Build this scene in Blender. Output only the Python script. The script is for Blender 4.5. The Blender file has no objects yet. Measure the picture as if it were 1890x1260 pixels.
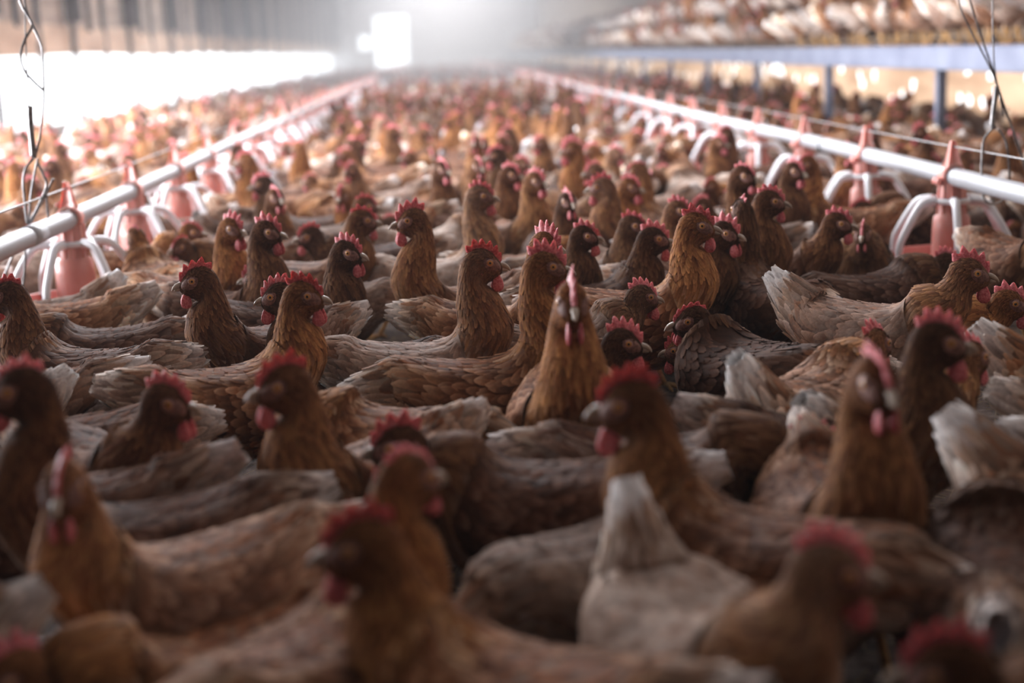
import bpy, math, random
import numpy as np
from mathutils import Vector, Matrix

C = bpy.context.scene.collection
scene = bpy.context.scene
rng = np.random.default_rng(7)
random.seed(7)
R = math.radians

# ------------------------------------------------------------------ camera
W, H, FPX = 1890.0, 1260.0, 2625.0
EYE = Vector((0.0, 0.0, 0.73))
YAW, PITCH, ROLL = R(2.6), R(11.6), R(2.5)
F = Vector((math.sin(YAW) * math.cos(PITCH), math.cos(YAW) * math.cos(PITCH), -math.sin(PITCH)))
R0 = Vector((math.cos(YAW), -math.sin(YAW), 0))
U0 = R0.cross(F)
RT = R0 * math.cos(ROLL) - U0 * math.sin(ROLL)
UP = R0 * math.sin(ROLL) + U0 * math.cos(ROLL)
cam_d = bpy.data.cameras.new('camera')
cam = bpy.data.objects.new('camera', cam_d); C.objects.link(cam)
m = Matrix.Identity(4)
for i in range(3):
    m[i][0], m[i][1], m[i][2], m[i][3] = RT[i], UP[i], -F[i], EYE[i]
cam.matrix_world = m
cam_d.sensor_width = 36.0
cam_d.lens = FPX * 36.0 / W
cam_d.clip_start, cam_d.clip_end = 0.05, 400
cam_d.dof.use_dof = True
cam_d.dof.focus_distance = 2.55
cam_d.dof.aperture_fstop = 2.1
cam_d.dof.aperture_blades = 9
scene.camera = cam

# ------------------------------------------------------------------ sky, daylight, exposure
w = bpy.data.worlds.new('sky'); scene.world = w; w.use_nodes = True
bg = w.node_tree.nodes['Background']
bg.inputs[0].default_value = (0.92, 0.95, 1.0, 1)
bg.inputs[1].default_value = 2.5
def area(name, loc, rot, sx, sy, power, col):
    l = bpy.data.lights.new(name, 'AREA'); l.shape = 'RECTANGLE'; l.size = sx; l.size_y = sy
    l.energy = power; l.color = col
    o = bpy.data.objects.new(name, l); C.objects.link(o); o.location = loc; o.rotation_euler = rot
    return o
COOL = (0.93, 0.94, 1.0)
area('top_fill_near', (-0.8, 6.6, 2.85), (R(-30), R(-14), 0), 2.6, 4.0, 410, COOL)  # added fill lamp below the closed ceiling, lights the hens from above and behind
area('top_fill_mid', (0.3, 16.0, 3.0), (R(-12), 0, 0), 2.8, 12.0, 600, COOL)  # added overhead fill for the middle of the house, no roof opening here
area('top_fill_far', (0.3, 38.0, 3.0), (0, 0, 0), 2.8, 20.0, 520, (1, 0.97, 0.96))  # added overhead fill, brightens the haze at the far end
area('side_daylight', (-3.08, 8.9, 0.60), (0, R(-90), 0), 0.50, 12.4, 640, COOL)
sun = bpy.data.lights.new('sun', 'SUN'); sun.energy = 3.6; sun.angle = R(0.8); sun.color = (1.0, 0.83, 0.62)
so = bpy.data.objects.new('sun', sun); C.objects.link(so)
so.rotation_euler = (R(0), R(76), R(-14))
scene.view_settings.view_transform = 'Standard'
scene.view_settings.look = 'None'
scene.view_settings.exposure = 0.54
scene.view_settings.gamma = 1.0
scene.view_settings.use_curve_mapping = False
cy = scene.cycles
cy.max_bounces = 6; cy.diffuse_bounces = 3; cy.glossy_bounces = 2; cy.transmission_bounces = 3
cy.volume_bounces = 0; cy.transparent_max_bounces = 6
cy.use_denoising = True
cy.sample_clamp_indirect = 4.0
cy.caustics_reflective = False; cy.caustics_refractive = False

# ------------------------------------------------------------------ pixel -> place
def ray(px, py):
    d = F * FPX + RT * (px - W / 2) - UP * (py - H / 2)
    return d.normalized()
def at(px, py, z):
    d = ray(px, py)
    return EYE + d * ((z - EYE.z) / d.z)
def at_y(px, py, y):
    d = ray(px, py)
    return EYE + d * (y / d.y)

# ------------------------------------------------------------------ materials
def mat(name, col=(.5, .5, .5), rough=.6, **kw):
    m = bpy.data.materials.new(name); m.use_nodes = True
    b = m.node_tree.nodes['Principled BSDF']
    b.inputs['Base Color'].default_value = (*col, 1)
    b.inputs['Roughness'].default_value = rough
    for k, v in kw.items():
        b.inputs[k.replace('_', ' ')].default_value = v
    return m
def noise_col(m, c1, c2, scale, detail=4, bump=0.0, stretch=(1, 1, 1), bdist=.01):
    nt = m.node_tree; b = nt.nodes['Principled BSDF']
    tc = nt.nodes.new('ShaderNodeTexCoord'); mp = nt.nodes.new('ShaderNodeMapping')
    mp.inputs['Scale'].default_value = stretch
    nt.links.new(tc.outputs['Object'], mp.inputs[0])
    n = nt.nodes.new('ShaderNodeTexNoise'); n.inputs['Scale'].default_value = scale; n.inputs['Detail'].default_value = detail
    nt.links.new(mp.outputs[0], n.inputs['Vector'])
    r = nt.nodes.new('ShaderNodeValToRGB')
    r.color_ramp.elements[0].position = .35; r.color_ramp.elements[1].position = .68
    r.color_ramp.elements[0].color = (*c1, 1); r.color_ramp.elements[1].color = (*c2, 1)
    nt.links.new(n.outputs['Fac'], r.inputs[0]); nt.links.new(r.outputs[0], b.inputs['Base Color'])
    if bump:
        bp = nt.nodes.new('ShaderNodeBump'); bp.inputs['Strength'].default_value = bump; bp.inputs['Distance'].default_value = bdist
        nt.links.new(n.outputs['Fac'], bp.inputs['Height']); nt.links.new(bp.outputs[0], b.inputs['Normal'])
    return m

M = {}
def feather_material():
    m = mat('feather', rough=.7)
    nt = m.node_tree; b = nt.nodes['Principled BSDF']
    a = nt.nodes.new('ShaderNodeAttribute'); a.attribute_name = 'Col'
    oi = nt.nodes.new('ShaderNodeObjectInfo')
    mul = nt.nodes.new('ShaderNodeMix'); mul.data_type = 'RGBA'; mul.blend_type = 'MULTIPLY'; mul.inputs[0].default_value = 1
    nt.links.new(a.outputs['Color'], mul.inputs[6]); nt.links.new(oi.outputs['Color'], mul.inputs[7])
    inv = nt.nodes.new('ShaderNodeMath'); inv.operation = 'SUBTRACT'; inv.inputs[0].default_value = 1.0
    nt.links.new(oi.outputs['Alpha'], inv.inputs[1])
    tc = nt.nodes.new('ShaderNodeTexCoord')
    n = nt.nodes.new('ShaderNodeTexNoise'); n.inputs['Scale'].default_value = 38; n.inputs['Detail'].default_value = 5
    nt.links.new(tc.outputs['Object'], n.inputs['Vector'])
    mr = nt.nodes.new('ShaderNodeMapRange'); mr.inputs[1].default_value = .3; mr.inputs[2].default_value = .7
    mr.inputs[3].default_value = .25; mr.inputs[4].default_value = 1.3
    nt.links.new(n.outputs['Fac'], mr.inputs[0])
    m2 = nt.nodes.new('ShaderNodeMath'); m2.operation = 'MULTIPLY'; m2.use_clamp = True
    nt.links.new(inv.outputs[0], m2.inputs[0]); nt.links.new(mr.outputs[0], m2.inputs[1])
    mx = nt.nodes.new('ShaderNodeMix'); mx.data_type = 'RGBA'
    m4 = nt.nodes.new('ShaderNodeMath'); m4.operation = 'MULTIPLY'
    nt.links.new(m2.outputs[0], m4.inputs[0]); nt.links.new(a.outputs['Alpha'], m4.inputs[1])
    nt.links.new(m4.outputs[0], mx.inputs[0]); nt.links.new(mul.outputs[2], mx.inputs[6])
    mx.inputs[7].default_value = (.60, .50, .43, 1)
    n3 = nt.nodes.new('ShaderNodeTexNoise'); n3.inputs['Scale'].default_value = 220; n3.inputs['Detail'].default_value = 3
    nt.links.new(tc.outputs['Object'], n3.inputs['Vector'])
    mr3 = nt.nodes.new('ShaderNodeMapRange'); mr3.inputs[3].default_value = .62; mr3.inputs[4].default_value = 1.38
    nt.links.new(n3.outputs['Fac'], mr3.inputs[0])
    vs = nt.nodes.new('ShaderNodeVectorMath'); vs.operation = 'SCALE'
    nt.links.new(mx.outputs[2], vs.inputs[0]); nt.links.new(mr3.outputs[0], vs.inputs['Scale'])
    nt.links.new(vs.outputs[0], b.inputs['Base Color'])
    b.inputs['Sheen Weight'].default_value = .03; b.inputs['Sheen Roughness'].default_value = .35; b.inputs['Sheen Tint'].default_value = (1, .85, .72, 1)
    b.inputs['Specular IOR Level'].default_value = .06
    return m
M['feather'] = feather_material()
M['comb'] = noise_col(mat('comb_skin', rough=.5, Subsurface_Weight=.25, Subsurface_Scale=.006, Specular_IOR_Level=.4), (.47, .07, .085), (.72, .24, .255), 260, 3, .5, bdist=.002)
M['comb'].node_tree.nodes['Principled BSDF'].inputs['Subsurface Radius'].default_value = (1, .3, .2)
M['face'] = noise_col(mat('face_skin', rough=.65), (.105, .042, .030), (.27, .120, .088), 230, 4, .4, bdist=.002)
M['beak'] = noise_col(mat('beak_horn', rough=.35), (.30, .22, .16), (.52, .43, .35), 60)
M['iris'] = mat('eye_iris', (.58, .27, .08), .12)
M['lid'] = mat('eyelid_skin', (.40, .22, .17), .6)
M['pupil'] = mat('eye_pupil', (.006, .005, .005), .05)
M['leg'] = noise_col(mat('leg_scale', rough=.55), (.40, .20, .06), (.60, .36, .14), 120, 3, .4, bdist=.002)
M['plastic'] = noise_col(mat('white_plastic', rough=.35), (.74, .75, .78), (.84, .85, .88), 14)
M['pipe'] = noise_col(mat('pipe_plastic', rough=.38), (.32, .33, .35), (.39, .40, .425), 9, 5, stretch=(1, .2, 1))
M['pink'] = noise_col(mat('red_plastic', rough=.4, Subsurface_Weight=.35, Subsurface_Scale=.02), (.54, .16, .13), (.70, .34, .29), 9)
M['pan'] = noise_col(mat('pan_plastic', rough=.45), (.50, .10, .08), (.62, .18, .14), 9)
M['wire'] = noise_col(mat('steel_wire', rough=.42, Metallic=.7), (.12, .115, .115), (.27, .255, .25), 80)
M['black'] = mat('black_plastic', (.02, .02, .024), .5)
M['steel'] = noise_col(mat('galvanised_steel', rough=.5, Metallic=.15), (.115, .13, .19), (.175, .195, .26), 5, 5)
M['wood'] = noise_col(mat('dark_timber', rough=.8), (.022, .015, .013), (.06, .04, .034), 8, 6, .3, stretch=(6, 6, .6))
M['purlin'] = noise_col(mat('weathered_board', rough=.8), (.30, .225, .17), (.44, .34, .265), 3, 6, .2, stretch=(.3, .3, 5))
M['litter'] = noise_col(mat('litter', rough=.95), (.035, .022, .018), (.16, .11, .085), 26, 10, .9, bdist=.02)
M['straw'] = noise_col(mat('straw', rough=.8), (.20, .14, .09), (.42, .33, .23), 30)
M['ceil'] = noise_col(mat('ceiling_sheet', rough=.7), (.66, .64, .63), (.78, .76, .75), .6)
M['far'] = noise_col(mat('far_wall_sheet', rough=.8), (.60, .58, .58), (.72, .70, .70), .8)
M['yard'] = noise_col(mat('yard_earth', rough=.95), (.45, .40, .33), (.62, .56, .47), .8)
M['conc'] = noise_col(mat('kerb_concrete', rough=.9), (.30, .28, .26), (.45, .43, .40), 3, 8, .3)
def curtain_mat(name, c1, c2, tr):
    m = noise_col(mat(name, rough=.8), c1, c2, 2.2, 5, stretch=(1, .5, 2.5))
    nt = m.node_tree; b = nt.nodes['Principled BSDF']; out = nt.nodes['Material Output']
    t = nt.nodes.new('ShaderNodeBsdfTranslucent'); mix = nt.nodes.new('ShaderNodeMixShader'); mix.inputs[0].default_value = tr
    rmp = [n for n in nt.nodes if n.type == 'VALTORGB'][0]
    nt.links.new(rmp.outputs[0], t.inputs[0])
    nt.links.new(b.outputs[0], mix.inputs[1]); nt.links.new(t.outputs[0], mix.inputs[2]); nt.links.new(mix.outputs[0], out.inputs[0])
    return m
M['curtain'] = curtain_mat('tan_curtain', (.56, .41, .30), (.74, .58, .45), .4)
M['shade'] = curtain_mat('gold_shade_cloth', (.30, .195, .13), (.54, .38, .27), .5)

# ------------------------------------------------------------------ mesh plumbing
class MB:
    """collects verts / faces (numpy) with colour and material index, builds one mesh"""
    def __init__(s): s.v = []; s.f = []; s.c = []; s.mi = []; s.n = 0; s.uv = None
    def add(s, v, faces, col=(1, 1, 1), mi=0):
        v = np.asarray(v, float).reshape(-1, 3)
        c = np.asarray(col, float)
        if c.ndim == 1: c = np.tile(c, (len(v), 1))
        if c.shape[1] == 3: c = np.concatenate([c, np.ones((len(c), 1))], 1)
        s.v.append(v); s.c.append(c)
        for fa in faces if isinstance(faces, list) else [faces]:
            fa = np.asarray(fa, int)
            if len(fa): s.f.append(fa + s.n); s.mi.append(np.full(len(fa), mi))
        s.n += len(v)
    def mesh(s, name, mats, smooth=True):
        me = bpy.data.meshes.new(name)
        v = np.concatenate(s.v); c = np.concatenate(s.c)
        me.vertices.add(len(v)); me.vertices.foreach_set('co', v.astype(np.float32).ravel())
        loops = np.concatenate([f.ravel() for f in s.f]); tot = np.concatenate([np.full(len(f), f.shape[1]) for f in s.f])
        start = np.concatenate([[0], np.cumsum(tot)[:-1]])
        me.loops.add(len(loops)); me.loops.foreach_set('vertex_index', loops.astype(np.int32))
        me.polygons.add(len(tot)); me.polygons.foreach_set('loop_start', start.astype(np.int32))
        me.polygons.foreach_set('loop_total', tot.astype(np.int32))
        me.polygons.foreach_set('material_index', np.concatenate(s.mi).astype(np.int32))
        me.polygons.foreach_set('use_smooth', np.full(len(tot), smooth))
        ca = me.color_attributes.new('Col', 'FLOAT_COLOR', 'POINT')
        ca.data.foreach_set('color', c.astype(np.float32).ravel())
        for mm in mats: me.materials.append(mm)
        me.update(calc_edges=True)
        return me
def link(name, me, parent=None, loc=None):
    o = bpy.data.objects.new(name, me); C.objects.link(o)
    if parent is not None: o.parent = parent
    if loc is not None: o.location = loc
    return o
def tag(o, label=None, cat=None, group=None, kind=None):
    if label: o['label'] = label
    if cat: o['category'] = cat
    if group: o['group'] = group
    if kind: o['kind'] = kind
    return o
def grid_faces(n, mth, closed=False):
    """n rows x mth columns, columns wrap when closed"""
    i = np.arange(n - 1)[:, None]; j = np.arange(mth if closed else mth - 1)[None, :]
    j2 = (j + 1) % mth
    return np.stack(np.broadcast_arrays(i * mth + j, i * mth + j2, (i + 1) * mth + j2, (i + 1) * mth + j), -1).reshape(-1, 4)
def tube(mb, pts, rad, seg=10, col=(1, 1, 1), mi=0, cap=True):
    pts = np.asarray(pts, float); n = len(pts)
    rad = np.broadcast_to(np.asarray(rad, float), (n,))
    t = np.gradient(pts, axis=0); t /= np.linalg.norm(t, axis=1)[:, None] + 1e-12
    ref = np.array([0, 0, 1.]) if abs(t[:, 2]).mean() < .8 else np.array([1., 0, 0])
    a = np.cross(t, ref); a /= np.linalg.norm(a, axis=1)[:, None] + 1e-12
    b = np.cross(t, a)
    th = np.linspace(0, 2 * np.pi, seg, endpoint=False)
    v = pts[:, None] + rad[:, None, None] * (np.cos(th)[None, :, None] * a[:, None] + np.sin(th)[None, :, None] * b[:, None])
    fs = [grid_faces(n, seg, True)]
    v = v.reshape(-1, 3)
    if cap:
        v = np.concatenate([v, pts[:1], pts[-1:]])
        k = np.arange(seg); k2 = (k + 1) % seg
        fs.append(np.stack([np.full(seg, n * seg), k2, k], -1)); fs.append(np.stack([np.full(seg, n * seg + 1), (n - 1) * seg + k, (n - 1) * seg + k2], -1))
    mb.add(v, fs, col, mi)
def lathe(mb, prof, seg=24, col=(1, 1, 1), mi=0, off=(0, 0, 0)):
    p = np.asarray(prof, float); th = np.linspace(0, 2 * np.pi, seg, endpoint=False)
    v = np.stack([p[:, None, 0] * np.cos(th), p[:, None, 0] * np.sin(th), np.broadcast_to(p[:, None, 1], (len(p), seg))], -1) + np.array(off)
    mb.add(v, grid_faces(len(p), seg, True), col, mi)
def box(mb, x0, x1, y0, y1, z0, z1, mi=0):
    v = [(x, y, z) for x in (x0, x1) for y in (y0, y1) for z in (z0, z1)]
    f = np.array([(0, 1, 3, 2), (4, 6, 7, 5), (0, 4, 5, 1), (2, 3, 7, 6), (0, 2, 6, 4), (1, 5, 7, 3)])
    mb.add(v, f, mi=mi)
def smooth_path(pts, n=8):
    p = np.asarray(pts, float); q = np.concatenate([[2 * p[0] - p[1]], p, [2 * p[-1] - p[-2]]]); out = []
    for i in range(1, len(q) - 2):
        for t in np.linspace(0, 1, n, endpoint=False):
            a, b, c, d = q[i - 1], q[i], q[i + 1], q[i + 2]
            out.append(.5 * (2 * b + (c - a) * t + (2 * a - 5 * b + 4 * c - d) * t * t + (3 * b - a - 3 * c + d) * t ** 3))
    out.append(p[-1]); return np.array(out)

# ------------------------------------------------------------------ the hen
RUST = np.array((.125, .046, .019)); DARK = np.array((.026, .010, .0065)); GOLD = np.array((.285, .134, .052))
CREAM = np.array((.50, .375, .28)); WHITE = np.array((.88, .86, .85)); FAWN = np.array((.165, .080, .042))
def rot2(v, a):
    c, s = math.cos(a), math.sin(a)
    return np.array((v[0] * c - v[1] * s, v[0] * s + v[1] * c))
HEADR = [((-.027, .007), (.018, -.024), .0268), ((-.016, .032), (.024, -.017), .0222), ((.004, .044), (.031, -.014), .0205),
         ((.025, .0405), (.041, -.010), .0180), ((.039, .029), (.049, -.003), .0125), ((.047, .018), (.051, .006), .0060)]
class Hen:
    """spine rings of one pose; S(u, phi) is a point of its skin. x forward, z up, feet on z = 0"""
    def __init__(s, ze=.36, yaw=0, tail=20, reach=None, pitch=0, fat=1.0, peck=False, ntwist=0, squat=0):
        s.ze = ze
        P = []
        ta = R(tail); t = np.array((-math.cos(ta), math.sin(ta))); n = np.array((math.sin(ta), math.cos(ta)))
        pv = np.array((-.112, .222))
        for q, a, wd in ((.100, .023, .015), (.084, .030, .020), (.055, .039, .031), (.025, .051, .048)):
            c = pv + t * q; P.append((c, n * a, wd * fat))
        for D, V, wd in (((-.098, .264), (-.115, .164), .066), ((-.068, .260), (-.072, .120), .083), ((-.026, .256), (-.024, .101), .092),
                         ((.020, .255), (.034, .096), .093), ((.058, .262), (.090, .108), .088), ((.078, .277), (.128, .142), .076),
                         ((.090, .298), (.146, .188), .0610)):
            D, V = np.array(D), np.array(V); P.append(((D + V) / 2, (D - V) / 2, wd * fat))
        P0 = P[-1][0]
        if peck:
            O = np.array((.255, ze)); T0 = np.array((.95, -.1)); T1 = np.array((.55, -.84)); pitch = pitch - 62
        else:
            oz = ze - .018
            k = np.clip((oz - .22) / (.39 - .22), 0, 1)
            ox = (.205 * (1 - k) + .120 * k) if reach is None else reach
            O = np.array((ox, oz)); dr = (O - P0) / np.linalg.norm(O - P0)
            T0 = np.array((.62, .78)) if k > .3 else np.array((.85, .5)); T1 = dr * .5 + np.array((0, 1.)) * .5
        T0 = T0 / np.linalg.norm(T0); T1 = T1 / np.linalg.norm(T1)
        L = np.linalg.norm(O - P0) * .42
        h0c = (np.array(HEADR[0][0]) + np.array(HEADR[0][1])) / 2
        E = O + rot2(h0c, R(pitch))
        for f in (.27, .52, .77):
            b = P0 * (1 - f) ** 3 + 3 * (P0 + T0 * L) * f * (1 - f) ** 2 + 3 * (E - T1 * L) * f * f * (1 - f) + E * f ** 3
            d = 3 * (T0 * L) * (1 - f) ** 2 + 6 * (E - T1 * L - P0 - T0 * L) * f * (1 - f) + 3 * (T1 * L) * f * f
            d /= np.linalg.norm(d)
            g = f ** 1.15
            P.append((b, np.array((-d[1], d[0])) * (.0590 * (1 - g) + .0290 * g), (.0610 * (1 - g) + .0275 * g) * fat ** .5))
        for D, V, wd in HEADR:
            D, V = rot2(D, R(pitch)), rot2(V, R(pitch)); P.append((O + (D + V) / 2, (D - V) / 2, wd))
        ny = len(P); ys = np.zeros(ny); ys[11:14] = (.2, .5, .82); ys[14:] = 1; ys = ys * R(yaw)
        cen = np.zeros((ny, 3)); U = np.zeros((ny, 3)); Wv = np.zeros((ny, 3)); wd = np.zeros(ny)
        for i, (c, u, ww) in enumerate(P):
            a = ys[i]
            if i == 0: cen[0] = (c[0], 0, c[1])
            else:
                am = (ys[i] + ys[i - 1]) / 2 if i < 15 else ys[i]
                dx, dz = c - P[i - 1][0]
                cen[i] = cen[i - 1] + np.array((dx * math.cos(am), dx * math.sin(am), dz))
            U[i] = (u[0] * math.cos(a), u[0] * math.sin(a), u[1]); Wv[i] = (-math.sin(a), math.cos(a), 0); wd[i] = ww
        s.nc = ny
        s.K = 6
        def dense(A):
            A = np.asarray(A); q = np.concatenate([[2 * A[0] - A[1]], A, [2 * A[-1] - A[-2]]]); o = []
            for i in range(1, len(q) - 2):
                for t in np.arange(s.K) / s.K:
                    a, b, c, d = q[i - 1], q[i], q[i + 1], q[i + 2]
                    o.append(.5 * (2 * b + (c - a) * t + (2 * a - 5 * b + 4 * c - d) * t * t + (3 * b - a - 3 * c + d) * t ** 3))
            o.append(A[-1]); return np.array(o)
        s.cen, s.U, s.Wv, s.wd = dense(cen), dense(U), dense(Wv), dense(wd[:, None])[:, 0]
        s.Wv /= np.linalg.norm(s.Wv, axis=1)[:, None]
        s.squat = squat
        # head frame
        a = R(yaw); hO2 = O
        i0 = 14; off = np.array(HEADR[0][0]) * .5 + np.array(HEADR[0][1]) * .5; off = rot2(off, R(pitch))
        fx = np.array((math.cos(a), math.sin(a), 0))
        s.hO = cen[i0] - fx * off[0] - np.array((0, 0, off[1]))
        pr = R(pitch)
        s.hX = fx * math.cos(pr) + np.array((0, 0, math.sin(pr)))
        s.hZ = -fx * math.sin(pr) + np.array((0, 0, math.cos(pr)))
        s.hY = np.array((-math.sin(a), math.cos(a), 0))
        s.eye_mid = s.head((.026, 0, .018))
        s.tail_tip = cen[0] + np.array((-math.cos(ta) * .02, 0, math.sin(ta) * .02))
        s.back = np.array((-.02, 0, .254))
    def head(s, p):
        p = np.asarray(p, float)
        return s.hO + p[..., 0:1] * s.hX + p[..., 1:2] * s.hY + p[..., 2:3] * s.hZ
    def ringv(s, u):
        x = np.clip(np.asarray(u, float), -1.5, s.nc - 1.001) * s.K
        i = np.clip(np.floor(x).astype(int), 0, len(s.cen) - 2); f = (x - i)[..., None]
        return (s.cen[i] * (1 - f) + s.cen[i + 1] * f, s.U[i] * (1 - f) + s.U[i + 1] * f,
                s.Wv[i] * (1 - f) + s.Wv[i + 1] * f, (s.wd[i] * (1 - f[..., 0]) + s.wd[i + 1] * f[..., 0]))
    def S(s, u, ph, bump=None):
        c, U, Wv, wd = s.ringv(u)
        wd = np.maximum(wd, .004)
        p = c + U * np.cos(ph)[..., None] + Wv * (wd * np.sin(ph))[..., None]
        if bump is not None:
            p = p + s.N0(U, Wv, wd, ph) * bump(u, ph)[..., None]
        return p
    def N0(s, U, Wv, wd, ph):
        h = np.linalg.norm(U, axis=-1)
        n = (U / (h[..., None] + 1e-9)) * (np.cos(ph) / (h + 1e-4))[..., None] + Wv * (np.sin(ph) / wd)[..., None]
        return n / (np.linalg.norm(n, axis=-1)[..., None] + 1e-9)
    def frame(s, u, ph, bump=None):
        p = s.S(u, ph, bump)
        e = .05
        du = (s.S(u - e, ph, bump) - s.S(u + e, ph, bump)); 
        dp = (s.S(u, ph + .03, bump) - s.S(u, ph - .03, bump))
        n = np.cross(dp, du); n /= np.linalg.norm(n, axis=-1)[..., None] + 1e-12
        c, U, Wv, wd = s.ringv(u)
        sg = np.sign(np.sum(n * s.N0(U, Wv, np.maximum(wd, .004), ph), -1)); sg[sg == 0] = 1
        return p, n * sg[..., None]

def region_colour(u, ph, r1, r2, breast=0.5):
    """albedo of the feathers at spine position u and angle ph (0 back, pi belly); r1, r2 random per feather"""
    a = np.abs(((ph + np.pi) % (2 * np.pi)) - np.pi)
    back = RUST * (1 - r1[:, None] * .65) + DARK * r1[:, None] * .65
    neck = GOLD * r1[:, None] + RUST * (1 - r1[:, None])
    neck = neck * (1 - .35 * r2[:, None]) + DARK * .35 * r2[:, None]
    under = RUST * (1 - r1[:, None] * .5) + FAWN * r1[:, None] * .5  # belly darker than real plumage, shade of the undersides put into the colour
    tailc = FAWN * (1 - r1[:, None]) + CREAM * r1[:, None]
    vent = CREAM * (1 - r1[:, None] * .5) + WHITE * r1[:, None] * .5
    kn = np.clip((u - 8.6) / 2.2, 0, 1)[:, None]
    kb = np.clip((a - 1.15) / .9, 0, 1)[:, None]
    col = back * (1 - kb) + under * kb
    col = col * (1 - kn) + neck * kn
    kt = np.clip((4.2 - u) / 2.2, 0, 1)[:, None]
    col = col * (1 - kt) + tailc * kt
    kv = (np.clip((5.6 - u) / 1.6, 0, 1) * np.clip((a - 1.5) / .6, 0, 1))[:, None]
    col = col * (1 - kv) + vent * kv
    kh = np.clip((u - 14.0) / 1.0, 0, 1)[:, None] * .6
    col = col * (1 - kh) + (RUST * .5 + DARK * .5) * kh
    return col * (.62 + .76 * r2[:, None])

UL = [-1, 1, 3, 5, 8, 10, 12, 14, 15.5, 17, 19]
LL = [.046, .048, .042, .030, .027, .028, .032, .018, .010, .006, .005]
BL = [.018, .018, .018, .018, .0175, .0125, .0085, .0065, .005, .0042, .004]
def feathers(h, rg, u, ph, L, B, col, tipcol, lift=.0035, bump=None, tipk=None, jit=.10):
    """shingled blades that follow the skin from (u, ph) towards the tail; returns verts, faces, colours"""
    n = len(u)
    J, I = 4, 3
    # distance per unit u
    e = .15
    sp = np.linalg.norm(h.S(np.clip(u - e, -1, 18.9), ph) - h.S(np.clip(u + e, -1, 18.9), ph), axis=-1) / (2 * e)
    sp = np.maximum(sp, L / 2.6)
    c, U, Wv, wd = h.ringv(u)
    rad = np.sqrt((np.linalg.norm(U, axis=-1) * np.sin(ph)) ** 2 + (np.maximum(wd, .004) * np.cos(ph)) ** 2) + .004
    jj = np.array((0, .36, .72, 1.0)); prof = np.array((.55, 1.0, .88, .30)); ii = np.array((-1, 0, 1.))
    tw = rg.normal(0, jit, n)
    uj = u[:, None] - (L / sp)[:, None] * jj[None]
    uj = np.where(uj < -1.4, -1.4, uj)
    phj = ph[:, None] + (tw * L / rad)[:, None] * jj[None]
    uu = np.repeat(uj[:, :, None], I, 2); dph = np.clip(B / rad / 2, 0, .9)
    pp = phj[:, :, None] + dph[:, None, None] * prof[None, :, None] * ii[None, None, :]
    p, nrm = h.frame(uu.reshape(-1), pp.reshape(-1), bump)
    lf = lift * (.6 + .8 * rg.random(n))
    lj = np.array((.15, .6, .9, 1.1))
    off = lf[:, None, None] * lj[None, :, None] - (np.abs(ii)[None, None, :] * .0012 * np.minimum(1, B / .015)[:, None, None])
    p = p + nrm * off.reshape(-1)[:, None]
    # colours: paler rim, darker heart
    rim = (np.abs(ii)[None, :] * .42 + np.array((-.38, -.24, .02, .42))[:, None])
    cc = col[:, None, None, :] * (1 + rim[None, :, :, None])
    if tipcol is not None:
        k = np.clip(np.array((0, .05, .6, 1.0)), 0, 1)[None, :, None, None] * tipk[:, None, None, None]
        cc = cc * (1 - k) + tipcol[:, None, None, :] * k
    base = (np.arange(n) * J * I)[:, None]
    fa = grid_faces(J, I)
    faces = (base[:, :, None] + fa[None]).reshape(-1, 4)
    return p, faces, np.clip(cc.reshape(-1, 3), 0, .95)

def feather_rows(h, rg, k, u0, u1, cond=None):
    us, phs, Ls, Bs = [], [], [], []
    u = u1; row = 0
    while u > u0:
        L = np.interp(u, UL, LL) * k; B = np.interp(u, UL, BL) * k
        c, U, Wv, wd = h.ringv(np.array([u])); hh = np.linalg.norm(U[0]); ww = max(wd[0], .004)
        circ = math.pi * (3 * (hh + ww) - math.sqrt((3 * hh + ww) * (hh + 3 * ww)))
        n = max(5, int(circ / (.72 * B)))
        t = np.linspace(0, 1, 400); th = t * 2 * np.pi
        ds = np.sqrt((hh * np.sin(th)) ** 2 + (ww * np.cos(th)) ** 2); cs = np.cumsum(ds); cs /= cs[-1]
        q = (np.arange(n) + (.5 if row % 2 else 0) + rg.uniform(-.25, .25, n)) / n % 1
        ph = np.interp(q, cs, th)
        us.append(np.full(n, u) + rg.normal(0, .03, n)); phs.append(ph); Ls.append(np.full(n, L)); Bs.append(np.full(n, B))
        e = .1
        sp = np.linalg.norm(h.ringv(np.array([u - e]))[0] - h.ringv(np.array([u + e]))[0]) / (2 * e)
        u -= max(.08, .40 * L / max(sp, .004)); row += 1
    us, phs, Ls, Bs = map(np.concatenate, (us, phs, Ls, Bs))
    if cond is not None:
        kk = cond(us, phs); us, phs, Ls, Bs = us[kk], phs[kk], Ls[kk], Bs[kk]
    return us, phs, Ls * rg.uniform(.85, 1.2, len(us)), Bs * rg.uniform(.9, 1.1, len(us))

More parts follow.
